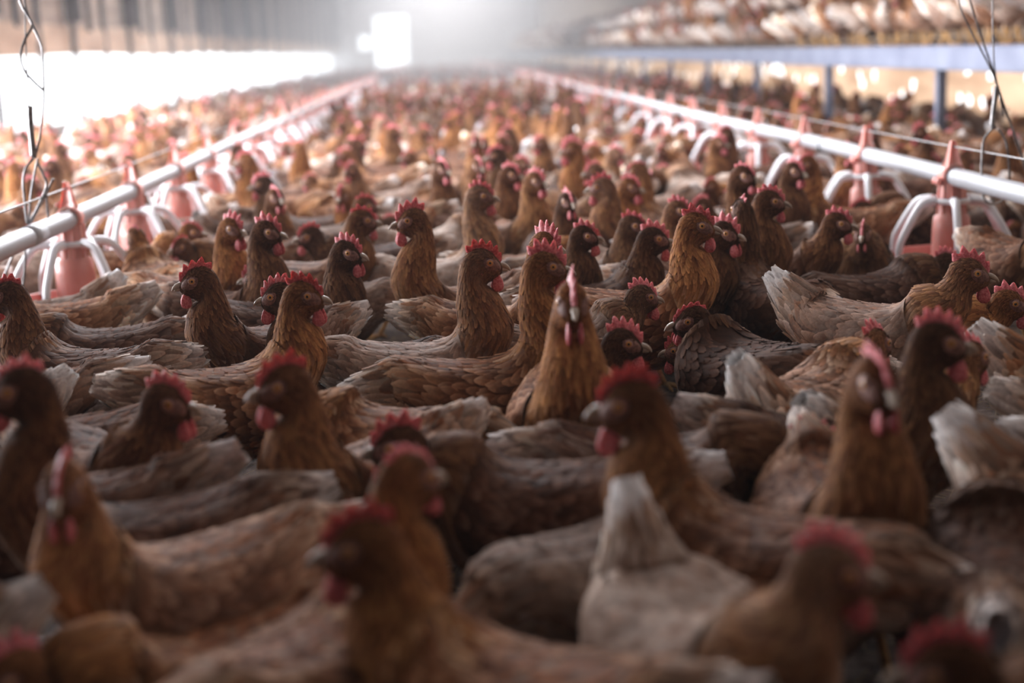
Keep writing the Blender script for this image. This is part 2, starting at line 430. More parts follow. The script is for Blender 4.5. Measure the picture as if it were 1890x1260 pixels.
def pale_mask(u):
    """worn pale plumage stays off the neck and head"""
    return 1 - .82 * np.clip((u - 8.6) / 2.6, 0, 1)
def skin(h, mb, ns, nphi, rg, dark=.8):
    u = np.linspace(0, h.nc - 1.001, ns); ph = np.linspace(0, 2 * np.pi, nphi, endpoint=False)
    uu, pp = np.meshgrid(u, ph, indexing='ij'); uu, pp = uu.ravel(), pp.ravel()
    v = h.S(uu, pp)
    r1, r2 = rg.random(len(uu)), rg.random(len(uu))
    c = region_colour(uu, pp, r1, r2) * dark
    kt = np.clip((1.6 - uu) / 1.6, 0, 1)[:, None]; c = c * (1 - kt) + WHITE * kt * .9
    v = np.concatenate([v, h.S(np.array([0.]), np.array([0.])) * .5 + h.S(np.array([0.]), np.array([np.pi])) * .5,
                        (h.S(np.array([h.nc - 1.001]), np.array([0.])) + h.S(np.array([h.nc - 1.001]), np.array([np.pi]))) / 2])
    c = np.concatenate([c, pale_mask(uu)[:, None]], 1)
    c = np.concatenate([c, c[:1], c[-1:]])
    k = np.arange(nphi); k2 = (k + 1) % nphi; a = ns * nphi
    mb.add(v, [grid_faces(ns, nphi, True), np.stack([np.full(nphi, a), k2, k], -1), np.stack([np.full(nphi, a + 1), (ns - 1) * nphi + k, (ns - 1) * nphi + k2], -1)], c)

def face_zone(u, ph):
    a = np.abs(((ph + np.pi) % (2 * np.pi)) - np.pi)
    return ((u - 17.1) / 1.1) ** 2 + ((a - 1.58) / .52) ** 2 < 1

def wing_bump(u, ph):
    a = np.abs(((ph + np.pi) % (2 * np.pi)) - np.pi)
    x = np.clip(1 - ((u - 6.3) / 3.6) ** 2, 0, 1); y = np.clip(1 - ((a - 1.15) / .85) ** 2, 0, 1)
    return .0135 * np.sqrt(x) * y ** .9 + .0004

def comb_mesh(h, rg, hi=1.0, n=5, lean=0.0):
    mb = MB()
    nu, nv = 34, 6
    t = np.linspace(0, 1, nu)
    # base line along the top of the head, beak side first
    bx = np.interp(t, (0, .3, .7, 1), (.049, .036, .010, -.012)); bz = np.interp(t, (0, .3, .7, 1), (.019, .033, .0435, .037))
    env = np.interp(t, (0, .12, .35, .7, .9, 1), (.25, .62, .95, 1.0, .72, .30)) * .0222 * hi
    saw = np.abs(((t * n + .0) % 1) - .5) * 2
    saw = 1 - saw
    saw = np.where((t * n % 1) < 0, 0, saw)
    ht = env * (.42 + .58 * saw ** .75)
    dirx = np.interp(t, (0, .5, 1), (.45, .0, -.75)); dirz = np.sqrt(1 - dirx ** 2)
    v = []
    vv = np.linspace(0, 1, nv)
    for sgn in (-1, 1):
        for j, f in enumerate(vv):
            hh = (f * (ht + .006)) - .006
            th = .0042 * (1 - f ** 2.2) * (.8 + .2 * saw) + .0002
            yl = sgn * th + lean * hh * f * 8 * .12 + .0012 * np.sin(t * 19 + 1) * f
            v.append(np.stack([bx + dirx * hh, yl, bz + dirz * hh], -1))
    v = np.array(v)          # 2*nv, nu, 3
    P = h.head(v.reshape(-1, 3))
    f1 = grid_faces(nv, nu); f2 = f1[:, ::-1] + nv * nu
    top1 = (nv - 1) * nu + np.arange(nu); top2 = top1 + nv * nu
    bridge = np.stack([top1[:-1], top1[1:], top2[1:], top2[:-1]], -1)
    b1 = np.arange(nv) * nu; b2 = b1 + nv * nu
    s1 = np.stack([b1[:-1], b1[1:], b2[1:], b2[:-1]], -1)[:, ::-1]; e1 = np.stack([b1[:-1], b1[1:], b2[1:], b2[:-1]], -1) + nu - 1
    mb.add(P, [f1, f2, bridge, s1, e1])
    return mb.mesh('comb', [M['comb']])

def blob(mb, h, c, r, seg=10, rings=8, drop=0.0, mi=0, flat=None):
    """ellipsoid in head space; drop makes it a hanging tear shape"""
    th = np.linspace(0, np.pi, rings); ph = np.linspace(0, 2 * np.pi, seg, endpoint=False)
    T, Pm = np.meshgrid(th, ph, indexing='ij')
    z = np.cos(T); k = np.sin(T) * (1 - drop * z * .55)
    v = np.stack([c[0] + r[0] * k * np.cos(Pm), c[1] + r[1] * k * np.sin(Pm), c[2] + r[2] * z], -1).reshape(-1, 3)
    mb.add(h.head(v), grid_faces(rings, seg, True), mi=mi)

def eye_mesh(h, sg):
    mb = MB(); n, seg = 7, 14
    # hemisphere looking outwards: local axis y
    a = np.linspace(0, 1, n)
    for (r0, r1, mi, bulge) in ((0.0, .0024, 1, .0024), (.0024, .0054, 0, .0021)):
        rr = np.linspace(r0, r1, n); th = np.linspace(0, 2 * np.pi, seg, endpoint=False)
        y = .0010 + .0024 * np.sqrt(np.clip(1 - (rr / .0056) ** 2, 0, 1))
        v = np.stack([.0265 + rr[:, None] * np.cos(th), np.broadcast_to(sg * (.0196 + y[:, None]), (n, seg)), .0195 + rr[:, None] * np.sin(th)], -1).reshape(-1, 3)
        mb.add(h.head(v), grid_faces(n, seg, True), mi=mi)
    tt = np.linspace(0, 2 * np.pi, 17)
    tube(mb, h.head(np.stack([.0265 + .0062 * np.cos(tt), np.full(17, sg * .0204), .0195 + .0056 * np.sin(tt)], -1)), .0013, 6, mi=2)
    return mb.mesh('eye', [M['iris'], M['pupil'], M['lid']])

def beak_mesh(h, open_=0):
    mb = MB()
    up = smooth_path([(.043, 0, .0125), (.053, 0, .0110), (.061, 0, .0062), (.0655, 0, .0005)], 5)
    tube(mb, h.head(up), np.interp(np.linspace(0, 1, len(up)), (0, .5, 1), (.0066, .0046, .0012)), 10)
    lo = smooth_path([(.044, 0, .0050), (.053, 0, .0030), (.0605, 0, .0010)], 5)
    tube(mb, h.head(lo), np.interp(np.linspace(0, 1, len(lo)), (0, .6, 1), (.0052, .0036, .0012)), 10)
    return mb.mesh('beak', [M['beak']])

def leg_mesh(h, sg, rg):
    mb = MB(); st = rg.uniform(-.03, .03)
    hip = np.array((.005, sg * .048, .150)); hock = np.array((-.028 + st * .3, sg * .046, .088)); foot = np.array((.004 + st, sg * .05, .012))
    q = smooth_path([hip, (hip + hock) / 2 + np.array((.012, 0, -.004)), hock], 6)
    tube(mb, q, np.interp(np.linspace(0, 1, len(q)), (0, .5, 1), (.034, .026, .0085)), 12, col=tuple(FAWN * .8), mi=1)
    q = smooth_path([hock, (hock + foot) / 2 + np.array((-.002, 0, 0)), foot], 5)
    tube(mb, q, np.interp(np.linspace(0, 1, len(q)), (0, .2, 1), (.0085, .0062, .0062)), 10)
    for ang, ln in ((28, .045), (0, .055), (-28, .045), (180, .022)):
        d = np.array((math.cos(R(ang)), math.sin(R(ang)), 0))
        q = smooth_path([foot, foot + d * ln * .5 + np.array((0, 0, -.002)), foot + d * ln + np.array((0, 0, -.0095))], 4)
        tube(mb, q, np.interp(np.linspace(0, 1, len(q)), (0, .8, 1), (.0052, .004, .0012)), 8)
    return mb.mesh('leg', [M['leg'], M['feather']])

def build_hen(h, rg, k=1.0, comb_h=1.0, comb_lean=0.0, whitetail=1.0):
    """all the meshes of one hen: dict part -> list of meshes"""
    out = {}
    mb = MB(); skin(h, mb, 70 if k < 1.3 else 44, 30 if k < 1.3 else 20, rg)
    us, phs, Ls, Bs = feather_rows(h, rg, k, 3.2, 17.6, lambda u, p: ~face_zone(u, p))
    r1, r2 = rg.random(len(us)), rg.random(len(us))
    col = region_colour(us, phs, r1, r2)
    rough = np.where(us < 5.5, .0045, .0022)
    hk = np.clip(1 - np.abs(us - 9.8) / 2.4, 0, 1) * (r2 > .35) * .75 * rg.random(len(us)) + np.where((us < 8) & (r1 > .8), .25, 0)
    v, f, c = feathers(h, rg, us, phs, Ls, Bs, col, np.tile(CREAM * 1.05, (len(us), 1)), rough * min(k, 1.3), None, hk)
    c = np.concatenate([c, np.repeat(pale_mask(us), 12)[:, None]], 1)
    mb.add(v, f, c)
    out['body'] = [mb.mesh('hen', [M['feather']])]
    # tail
    mb = MB()
    us, phs, Ls, Bs = feather_rows(h, rg, k * 1.1, -.1, 3.4)
    r1, r2 = rg.random(len(us)), rg.random(len(us))
    col = region_colour(us, phs, r1, r2)
    kw = (np.clip((2.5 - us) / 1.4, 0, 1) * whitetail)[:, None] * (.75 + .25 * r1[:, None]); col = col * (1 - kw) + WHITE * kw
    tk = np.clip((2.9 - us) / 1.7, 0, 1) * whitetail * np.where(r1 > .15, 1, .4)
    tc = np.tile(WHITE, (len(us), 1)) * (.85 + .2 * r2[:, None])
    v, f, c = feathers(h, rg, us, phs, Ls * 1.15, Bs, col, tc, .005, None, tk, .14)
    mb.add(v, f, c)
    out['tail'] = [mb.mesh('tail', [M['feather']])]
    # wings
    out['wing'] = []
    for sg in (1, -1):
        mb = MB()
        nu, npz = 16, 10
        u = np.linspace(2.9, 9.4, nu); a = np.linspace(.36, 1.9, npz)
        uu, aa = np.meshgrid(u, a, indexing='ij'); uu, aa = uu.ravel(), aa.ravel() * sg
        r1 = rg.random(len(uu))
        mb.add(h.S(uu, aa, wing_bump), grid_faces(nu, npz), region_colour(uu, aa * .2, r1, r1) * .8)
        rows = [(9.2 - .42 * i, .027 + .0005 * i, .0165, .46 - .01 * min(i, 5), 1.50 + .07 * min(i, 6), .0112) for i in range(9)]
        rows += [(5.5, .050, .018, .42, 1.84, .0125), (5.1, .062, .018, .44, 1.78, .0125), (4.7, .080, .018, .48, 1.64, .012)]
        for (ur, L, B, a0, a1, stp) in rows:
            c_, U_, W_, wd_ = h.ringv(np.array([ur])); rad = (np.linalg.norm(U_[0]) + wd_[0]) / 2
            n = max(4, int((a1 - a0) * rad / (stp * k)))
            ph = (np.linspace(a0, a1, n) + rg.normal(0, .03, n)) * sg
            uu = np.full(n, ur) + rg.normal(0, .06, n)
            r1, r2 = rg.random(n), rg.random(n)
            col = region_colour(uu, ph * .2, r1 * .8, r2)
            if L > .04: col = col * .55 + FAWN * .55
            tc = np.tile(CREAM, (n, 1)); tk = np.full(n, .30 if L < .05 else .5) * r2
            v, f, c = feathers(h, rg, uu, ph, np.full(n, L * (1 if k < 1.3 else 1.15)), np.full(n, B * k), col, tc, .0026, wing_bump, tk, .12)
            mb.add(v, f, c)
        out['wing'].append(mb.mesh('wing', [M['feather']]))
    # face, both cheeks
    mb = MB()
    for sg in (1, -1):
        nr, nt_ = 7, 22
        rr, tt = np.meshgrid(np.linspace(0, 1, nr), np.linspace(0, 2 * np.pi, nt_, endpoint=False), indexing='ij')
        uu = (17.2 + 1.3 * rr * np.cos(tt)).ravel(); aa = (1.58 + .62 * rr * np.sin(tt)).ravel() * sg; re_ = rr.ravel()
        mb.add(h.S(uu, aa, lambda q, p: .0019 - .0016 * re_ ** 3), grid_faces(nr, nt_, True))
    out['face'] = [mb.mesh('face', [M['face']])]
    out['comb'] = [comb_mesh(h, rg, comb_h, rg.integers(5, 7), comb_lean)]
    out['wattle'] = []; out['eye'] = []; out['earlobe'] = []
    for sg in (1, -1):
        mb = MB(); s = comb_h ** .5
        blob(mb, h, (.040, sg * .0085, -.0150 * s - .002), (.0095 * s, .0035, .0170 * s), 12, 9, 1.0)
        out['wattle'].append(mb.mesh('wattle', [M['comb']]))
        out['eye'].append(eye_mesh(h, sg))
        mb = MB(); blob(mb, h, (.008, sg * .0195, .003), (.0055, .003, .0085), 10, 7, .6)
        out['earlobe'].append(mb.mesh('earlobe', [M['beak'] if rg.random() < .35 else M['comb']]))
    out['beak'] = [beak_mesh(h)]
    out['leg'] = [leg_mesh(h, sg, rg) for sg in (1, -1)]
    return out

def pale_tail(t):
    return tuple(min(1.1, a * .3 + .74) for a in t[:3]) + (.8 + .2 * t[3],)
def assemble(meshes, loc, heading, tone, label, group=None, scale=1.0):
    """link one hen: the body is the thing, everything else is a part of it"""
    root = link('hen', meshes['body'][0]); root.location = loc; root.rotation_euler = (0, 0, heading); root.scale = (scale,) * 3
    root.color = tone
    tag(root, label, 'hen', group)
    for part, ms in meshes.items():
        if part == 'body': continue
        for me in ms:
            o = link(part, me, root); o.color = pale_tail(tone) if part == 'tail' else tone
    return root
def copy_hen(src, loc, heading, tone, label, group, scale=1.0):
    r = src.copy(); C.objects.link(r); r.location = loc; r.rotation_euler = (0, 0, heading); r.scale = (scale,) * 3; r.color = tone
    tag(r, label, 'hen', group)
    for ch in src.children:
        c = ch.copy(); C.objects.link(c); c.parent = r; c.color = pale_tail(tone) if c.name.startswith('tail') else tone
    return r

def tone(name, rg):
    j = rg.uniform(.88, 1.14)
    T = {'rust': (1.0, 1.0, 1.0, 1), 'dark': (.50, .50, .55, 1), 'deep': (.68, .66, .70, 1), 'gold': (1.45, 1.40, 1.25, 1),
         'tan': (1.45, 1.5, 1.5, .93), 'pale': (1.3, 1.4, 1.5, .38), 'grey': (.80, .84, .90, .82), 'speck': (1.1, 1.1, 1.12, .74)}[name]
    return (T[0] * j, T[1] * j, T[2] * j, T[3])
TONE_WORD = {'rust': 'chestnut brown', 'dark': 'blackish', 'deep': 'dark brown', 'gold': 'golden brown', 'tan': 'light tan', 'pale': 'whitish worn', 'grey': 'greyish brown', 'speck': 'pale-speckled brown'}

DEBUG = False
# ------------------------------------------------------------------ the house
XL, XR, YB, YF = -3.2, 3.55, -2.5, 50.0
def struct(name, mb, mats, smooth=False):
    o = link(name, mb.mesh(name, mats, smooth)); o['kind'] = 'structure'; return o
mb = MB(); box(mb, XL - .3, XR + .3, YB, YF + .2, -.12, 0); struct('floor', mb, [M['litter']])
mb = MB(); box(mb, XL - .12, XL, YB, YF, 0, .26); struct('trim_1', mb, [M['conc']])
mb = MB(); box(mb, XL - .10, XL - .05, YB, YF, 1.10, 2.62); box(mb, XL - .10, XL - .05, YB, 2.6, .2, 1.12)  # second box is unseen, added to shut the opening and darken the foreground
struct('wall_left', mb, [M['purlin']])
# rolled curtain over the side opening: a long sagging roll with a loose flap
mb = MB()
ys = np.linspace(YB, YF, 220); prof = [(-.06, 1.12), (-.035, 1.06), (-.02, .99), (-.03, .92), (-.02, .865), (-.05, .845), (-.08, .87), (-.075, .95), (-.075, 1.12)]
v = np.array([[(XL + px + .012 * math.sin(y * 1.7 + k) + .006 * math.sin(y * 6.1 + k * 2), y, pz + .012 * math.sin(y * .9 + k * .3)) for k, (px, pz) in enumerate(prof)] for y in ys])
mb.add(v.reshape(-1, 3), grid_faces(len(ys), len(prof)))
tag(link('side_curtain', mb.mesh('side_curtain', [M['curtain']])), 'tan rolled side curtain hanging above the bright open strip on the left', 'curtain')
# timber columns and battens along the left side
n = 0
for k in range(-4, 17):
    y = 10.7 + 2.4 * k
    if y < 8: continue
    mb = MB(); box(mb, XL - .02, XL + .10, y - .055, y + .055, 1.13, 2.62); box(mb, XL + .0, XL + .045, y - .02, y + .02, 0, 1.14)
    n += 1; struct('trim_%d' % (n + 1), mb, [M['wood']])
for k in range(16):
    for dy in (.85, 1.45):
        y = 10.7 + 2.4 * k + dy
        mb = MB(); box(mb, XL - .045, XL - .01, y - .03, y + .03, 1.06 if dy < 1 else .8, 2.62)
        n += 1; struct('trim_%d' % (n + 1), mb, [M['wood']])
# ceiling, two slopes
mb = MB()
for (xa, za, xb, zb) in ((XL - .3, 2.56, 1.0, 3.4), (1.0, 3.4, XR + .3, 2.56)):
    mb.add([(xa, YB, za), (xb, YB, zb), (xb, YF, zb), (xa, YF, za), (xa, YB, za + .06), (xb, YB, zb + .06), (xb, YF, zb + .06), (xa, YF, za + .06)],
           np.array([(0, 1, 2, 3), (7, 6, 5, 4), (0, 4, 5, 1), (3, 2, 6, 7), (0, 3, 7, 4), (1, 5, 6, 2)]))
struct('ceiling', mb, [M['ceil']])
# far wall with the open door and a small side window
dx0, dx1, dz1 = -1.98, -.86, 2.02
wx0, wx1, wz0, wz1 = -2.52, -2.12, .93, 1.38
mb = MB()
for (a, b, c_, d) in ((XL - .3, wx0, 0, 3.5), (wx0, wx1, 0, wz0), (wx0, wx1, wz1, 3.5), (wx1, dx0, 0, 3.5), (dx0, dx1, dz1, 3.5), (dx1, XR + .3, 0, 3.5)):
    box(mb, a, b, YF, YF + .12, c_, d)
struct('wall_far', mb, [M['far']])
def frame(name, x0, x1, z0, z1, t, m, sill):
    mb = MB()
    box(mb, x0 - t, x0, YF - .03, YF + .14, z0, z1 + t); box(mb, x1, x1 + t, YF - .03, YF + .14, z0, z1 + t); box(mb, x0, x1, YF - .03, YF + .14, z1, z1 + t)
    if sill: box(mb, x0, x1, YF - .03, YF + .14, z0 - t, z0)
    struct(name, mb, [m])
frame('door_1', dx0, dx1, 0, dz1, .05, M['far'], False); frame('window_1', wx0, wx1, wz0, wz1, .03, M['far'], True)
mb = MB(); box(mb, XL - .3, XR + .3, YB - .1, YB, 0, 3.5); struct('wall_back', mb, [M['wood']])
# right side: boards above, sun-struck shade cloth with gaps below
mb = MB(); box(mb, XR + .04, XR + .10, YB, YF, .61, 2.62); box(mb, XR + .04, XR + .10, YB, YF, 0, .11); struct('wall_right', mb, [M['purlin']])
mb = MB(); q = .062; ny, nz = int(50 / q), 8
hr = np.random.default_rng(3)
Yg, Zg = np.meshgrid(YB + np.arange(ny + 1) * q, .10 + np.arange(nz + 1) * .52 / nz, indexing='ij')
Yj = Yg + hr.uniform(-.02, .02, Yg.shape); Zj = Zg.copy(); Zj[:, 1:-1] += hr.uniform(-.02, .02, Zj[:, 1:-1].shape)
v = np.stack([np.full(Yg.shape, XR) + .02 * np.sin(Yg * 2), Yj, Zj], -1).reshape(-1, 3)
fa = grid_faces(ny + 1, nz + 1); keep = hr.random(len(fa)) > .05
mb.add(v, fa[keep]); o = link('shade_cloth', mb.mesh('shade_cloth', [M['shade']])); tag(o, 'sunlit golden shade cloth with torn gaps closing the low right wall', 'shade cloth')

# ------------------------------------------------------------------ raised platform on the right
PX, PZ = 2.4, .655
root = bpy.data.objects.new('raised_platform', None); C.objects.link(root); root.location = (PX, 20, 0)
tag(root, 'long raised hen platform with blue-grey steel edge rail along the right side', 'platform')
def part(name, mb, mats, parent, smooth=False):
    o = link(name, mb.mesh(name, mats, smooth), parent); o.matrix_parent_inverse = parent.matrix_world.inverted() if False else Matrix.Translation(-Vector(parent.location)); return o
mb = MB(); prof = [(0, .555), (.012, .548), (.012, .600), (.004, .604), (.004, .612), (.012, .616), (.012, .652), (0, .662), (-.012, .652), (-.012, .555)]
yy = np.array([YB, YF]); v = np.array([[(PX + a * 1.5, y, z) for a, z in prof] for y in np.linspace(YB, YF - .3, 2)]).reshape(-1, 3)
mb.add(v, grid_faces(2, len(prof), True))
box(mb, PX, PX + .10, YB, YF - .3, .545, .556)
part('edge_rail', mb, [M['steel']], root)
mb = MB(); box(mb, PX + .03, XR - .06, YB, YF - .3, .625, .648); part('slatted_floor', mb, [M['purlin']], root)
for k in range(20):
    y = 6.9 + 2.0 * k
    mb = MB(); box(mb, PX + .03, PX + .075, y - .022, y + .022, 0, .56); box(mb, PX + .0, PX + .11, y - .05, y + .05, 0, .012); part('post', mb, [M['steel']], root)
for x, z in ((PX + .36, .885), (PX + .74, .95)):
    mb = MB(); tube(mb, [(x, YB, z), (x, 20, z), (x, YF - .3, z)], .017, 10)
    for y in np.arange(YB + .5, YF - .4, 3.0): tube(mb, [(x, y, .64), (x, y, z)], .010, 6)
    part('perch', mb, [M['wood']], root, True)

# ------------------------------------------------------------------ feed lines
PR, PL, PZC, SP = 1.326, -.939, .36, .75
def pipe(x, label):
    mb = MB(); tube(mb, [(x, y, PZC + .004 * math.sin(y * 1.3 + x)) for y in np.linspace(.6, YF - .5, 90)], .0238, 20)
    for y in np.arange(2.1 if x > 0 else 3.3, YF - 1, 3.05): tube(mb, [(x, y - .05, PZC + .004 * math.sin(y * 1.3 + x)), (x, y + .05, PZC + .004 * math.sin(y * 1.3 + x))], .0252, 20)
    return tag(link('feed_pipe', mb.mesh('feed_pipe', [M['pipe']])), label, 'feed pipe')
pipe(PR, 'white feed pipe running down the right side of the aisle'); pipe(PL, 'white feed pipe running down the left side of the aisle')
for x, lab in ((PR, 'thin cable stretched above the right feed pipe'), (PL, 'thin cable stretched above the left feed pipe')):
    mb = MB(); tube(mb, [(x, y, PZC + .078 + .003 * math.sin(y * 1.3)) for y in np.linspace(.6, YF - .5, 60)], .0022, 8)
    tag(link('guard_cable', mb.mesh('guard_cable', [M['wire']])), lab, 'cable')
def feeder_meshes():
    out = {}
    mb = MB()      # drop tube with cone
    lathe(mb, [(.033, .345), (.034, .318), (.036, .30), (.037, .262), (.046, .254), (.049, .22), (.050, .155), (.062, .125)], 26)
    lathe(mb, [(.030, .345), (.031, .30), (.033, .262), (.044, .22), (.045, .155)], 26)
    for k in range(10):
        a = 2 * math.pi * k / 10
        tube(mb, [(.034 * math.cos(a), .034 * math.sin(a), .343), (.037 * math.cos(a), .037 * math.sin(a), .262)], .0028, 6)
    out['feeder'] = [mb.mesh('feeder', [M['pink']])]
    mb = MB()      # saddle round the pipe with the pointed fin
    th = np.linspace(0, 2 * np.pi, 21)
    for dy in (-.018, .018):
        pass
    lathe_pts = [(.0255, -.024), (.031, -.024), (.031, .024), (.0255, .024)]
    v = np.array([[(r * math.cos(t), y, PZC + r * math.sin(t)) for r, y in lathe_pts] for t in th[:-1]]).reshape(-1, 3)
    mb.add(v, grid_faces(20, 4, False)); mb.add(v, np.array([(19 * 4 + j, 19 * 4 + j + 1, j + 1, j) for j in range(3)]))
    fin = [(-.020, .024), (-.015, .040), (-.010, .070), (-.006, .090), (.006, .090), (.010, .070), (.015, .040), (.020, .024)]
    for sx in (-1, 1):
        pass
    P = [(x, sy * t, PZC + z) for sy in (-1, 1) for (x, z), t in zip(fin, (.024, .016, .010, .006, .006, .010, .016, .024))]
    n = len(fin); f = [np.array([(i, i + 1, n + i + 1, n + i) for i in range(n - 1)]), np.array([(0, 1, 6, 7), (1, 2, 5, 6), (2, 3, 4, 5), (n + 7, n + 6, n + 1, n), (n + 6, n + 5, n + 2, n + 1), (n + 5, n + 4, n + 3, n + 2)])]
    mb.add(P, f)
    tube(mb, [(-.030, -.012, PZC - .016), (-.046, -.012, PZC - .010)], .009, 10); tube(mb, [(-.030, .012, PZC - .016), (-.046, .012, PZC - .010)], .009, 10)
    out['clamp'] = [mb.mesh('clamp', [M['pink']])]
    mb = MB()      # grill ring
    lathe(mb, [(.043, .304), (.056, .304), (.060, .297), (.056, .290), (.043, .290), (.043, .304)], 30)
    out['grill_ring'] = [mb.mesh('grill_ring', [M['plastic']])]
    out['grill_arm'] = []
    for k in range(6):
        a = 2 * math.pi * (k + .28) / 6; d = np.array((math.cos(a), math.sin(a)))
        q = smooth_path([(*(d * .050), .298), (*(d * .085), .295), (*(d * .108), .275), (*(d * .146), .215), (*(d * .158), .185), (*(d * .160), .150)], 6)
        mb = MB(); tube(mb, q, np.interp(np.linspace(0, 1, len(q)), (0, .3, 1), (.013, .0105, .0095)), 10)
        out['grill_arm'].append(mb.mesh('grill_arm', [M['plastic']]))
    mb = MB()
    lathe(mb, [(.03, .090), (.09, .082), (.135, .092), (.160, .125), (.168, .155), (.172, .157), (.172, .150), (.164, .118), (.138, .082), (.09, .070), (.0, .070)], 36)
    out['pan'] = [mb.mesh('pan', [M['pan']])]
    return out
FM = feeder_meshes()
ORD = ['first', 'second', 'third', 'fourth', 'fifth', 'sixth', 'seventh', 'eighth', 'ninth', 'tenth', 'eleventh', 'twelfth']
def feeder(x, y, label, group, rot):
    r = link('feeder', FM['feeder'][0], None, (x, y, 0)); tag(r, label, 'feeder', group)
    for k, ms in FM.items():
        if k == 'feeder': continue
        for me in ms:
            o = link(k, me, r)
    return r
merged_feeder = None
def merge(meshes, mats, name):
    """one mesh out of several, for the ones too far off to show their parts"""
    import bmesh
    bm = bmesh.new(); slots = []
    for me in meshes:
        base = len(bm.faces); bm.from_mesh(me); bm.faces.ensure_lookup_table()
        idx = []
        for mm in me.materials:
            if mm not in slots: slots.append(mm)
            idx.append(slots.index(mm))
        for f in bm.faces[base:]: f.material_index = idx[min(f.material_index, len(idx) - 1)]
    o = bpy.data.meshes.new(name); bm.to_mesh(o); bm.free()
    for mm in slots: o.materials.append(mm)
    return o
FAR_FEEDER = merge([q for ms in FM.values() for q in ms], None, 'feeder')
FEED = []
for x, y0, side in ((PR, 3.634, 'right'), (PL, 3.64, 'left')):
    for k in range(-1, 60):
        y = y0 + SP * k
        if y > YF - 1.5 or k < 0: continue
        FEED.append((x, y))
        if k < 10:
            feeder(x, y, '%s pan feeder from the near end of the %s feed pipe' % (ORD[k], side), 'pan feeders on the %s feed pipe' % side, 0)
        else:
            o = link('feeder', FAR_FEEDER, None, (x, y, 0))
            tag(o, 'small blurred white pan feeder far down the %s feed pipe' % side, 'feeder', 'far pan feeders on the %s feed pipe' % side)
mb = MB()
th = np.linspace(0, 2 * np.pi, 16)
yk = at_y(1548, 285, 1).y
tie_y = 4.85
tube(mb, [(PR + .026 * math.cos(t), tie_y, PZC + .026 * math.sin(t)) for t in th], .0035, 6)
tag(link('cable_tie', mb.mesh('cable_tie', [M['black']])), 'black cable tie strapped round the right feed pipe', 'cable tie')

# ------------------------------------------------------------------ hanging wires
def wire_from_pixels(pts, y, rad, wob=0):
    q = smooth_path([at_y(px, py, y + dy) for px, py, dy in [(p + (0,))[:3] for p in pts]], 8)
    mb = MB(); tube(mb, q, rad, 8); return mb
def hanger(label, specs, y, base):
    root = bpy.data.objects.new('suspension_wire', None); C.objects.link(root); root.location = base
    tag(root, label, 'hanging wire')
    for nm, pts, rad, mt in specs:
        part(nm, wire_from_pixels(pts, y, rad), [M[mt]], root, True)
yr = 3.42
loop_r = at_y(1836, 345, yr)
hanger('twisted steel suspension wires hooked round the near end of the right feed pipe', [
    ('cable', [(1765, -60), (1772, 10), (1795, 62), (1820, 110), (1834, 140), (1846, 180), (1852, 215)], .0022, 'wire'),
    ('cable', [(1775, -60), (1790, 0), (1812, 70), (1832, 128), (1850, 185), (1875, 255), (1898, 330)], .0024, 'wire'),
    ('cable', [(1833, -60), (1832, 0), (1833, 60), (1836, 130), (1850, 190), (1872, 245), (1895, 310)], .0020, 'wire'),
    ('adjuster', [(1840, 160), (1836, 190), (1832, 225), (1834, 238)], .0065, 'wire'),
    ('loop', [(1838, 232), (1824, 246), (1815, 262), (1812, 300), (1812, 340, -.01), (1816, 366, -.03), (1828, 376, -.03), (1846, 372, .02), (1862, 352, .05), (1863, 318, .03), (1860, 280), (1854, 255), (1842, 238)], .0028, 'wire')], yr, Vector((PR, yr, 0)))
yl = 3.42
hanger('tangled steel suspension wires looped round the near end of the left feed pipe', [
    ('cable', [(28, -40), (38, 5), (52, 30), (59, 48), (45, 75), (38, 105), (45, 130), (62, 150), (82, 168)], .0030, 'wire'),
    ('cable', [(40, -40), (48, 15), (58, 42), (70, 68), (78, 90), (80, 130), (81, 165)], .0028, 'wire'),
    ('cable', [(46, -40), (47, 60), (51, 160), (56, 240)], .0018, 'wire'),
    ('cable', [(81, 166), (80, 200), (74, 250), (64, 292)], .0028, 'wire'),
    ('adjuster', [(55, 195), (56, 225), (59, 255), (62, 290)], .0070, 'wire'),
    ('loop', [(62, 292), (48, 310), (43, 335), (46, 375), (50, 408), (56, 408), (80, 360), (86, 338), (78, 318), (68, 298)], .0030, 'wire'),
    ('cable', [(70, 292), (62, 330), (56, 370), (53, 410)], .0026, 'wire'),
    ('cable', [(98, 330), (84, 360), (68, 390), (55, 412)], .0030, 'wire'),
    ('loop', [(86, 360), (88, 390, .03), (90, 420, .03), (86, 436, -.02), (76, 445, -.04)], .0026, 'wire'),
    ('cable', [(47, 455), (46, 490), (42, 530)], .0030, 'wire'),
    ('cable', [(26, 466), (16, 490), (6, 515)], .0030, 'wire')], yl, Vector((PL, yl, 0)))

# ------------------------------------------------------------------ litter straws near the camera
mb = MB(); sr = np.random.default_rng(11); n = 9000
x = sr.uniform(-1.2, 1.4, n); y = sr.uniform(1.0, 4.2, n); a = sr.uniform(0, np.pi, n); L = sr.uniform(.006, .024, n); wd = sr.uniform(.0007, .0018, n)
z0 = sr.uniform(.001, .010, n); tl = sr.normal(0, .25, n)
d = np.stack([np.cos(a), np.sin(a), tl], -1) * L[:, None]; s_ = np.stack([-np.sin(a), np.cos(a), np.zeros(n)], -1) * wd[:, None]
c0 = np.stack([x, y, z0 + np.abs(tl) * L], -1); up = np.array((0, 0, .0012))
v = np.stack([c0 - d - s_, c0 - d + s_, c0 + d + s_, c0 + d - s_, c0 - d + up, c0 + d + up], 1).reshape(-1, 3)
b_ = (np.arange(n) * 6)[:, None]
mb.add(v, [(b_ + np.array([[0, 3, 5, 4]])), (b_ + np.array([[1, 4, 5, 2]]))])
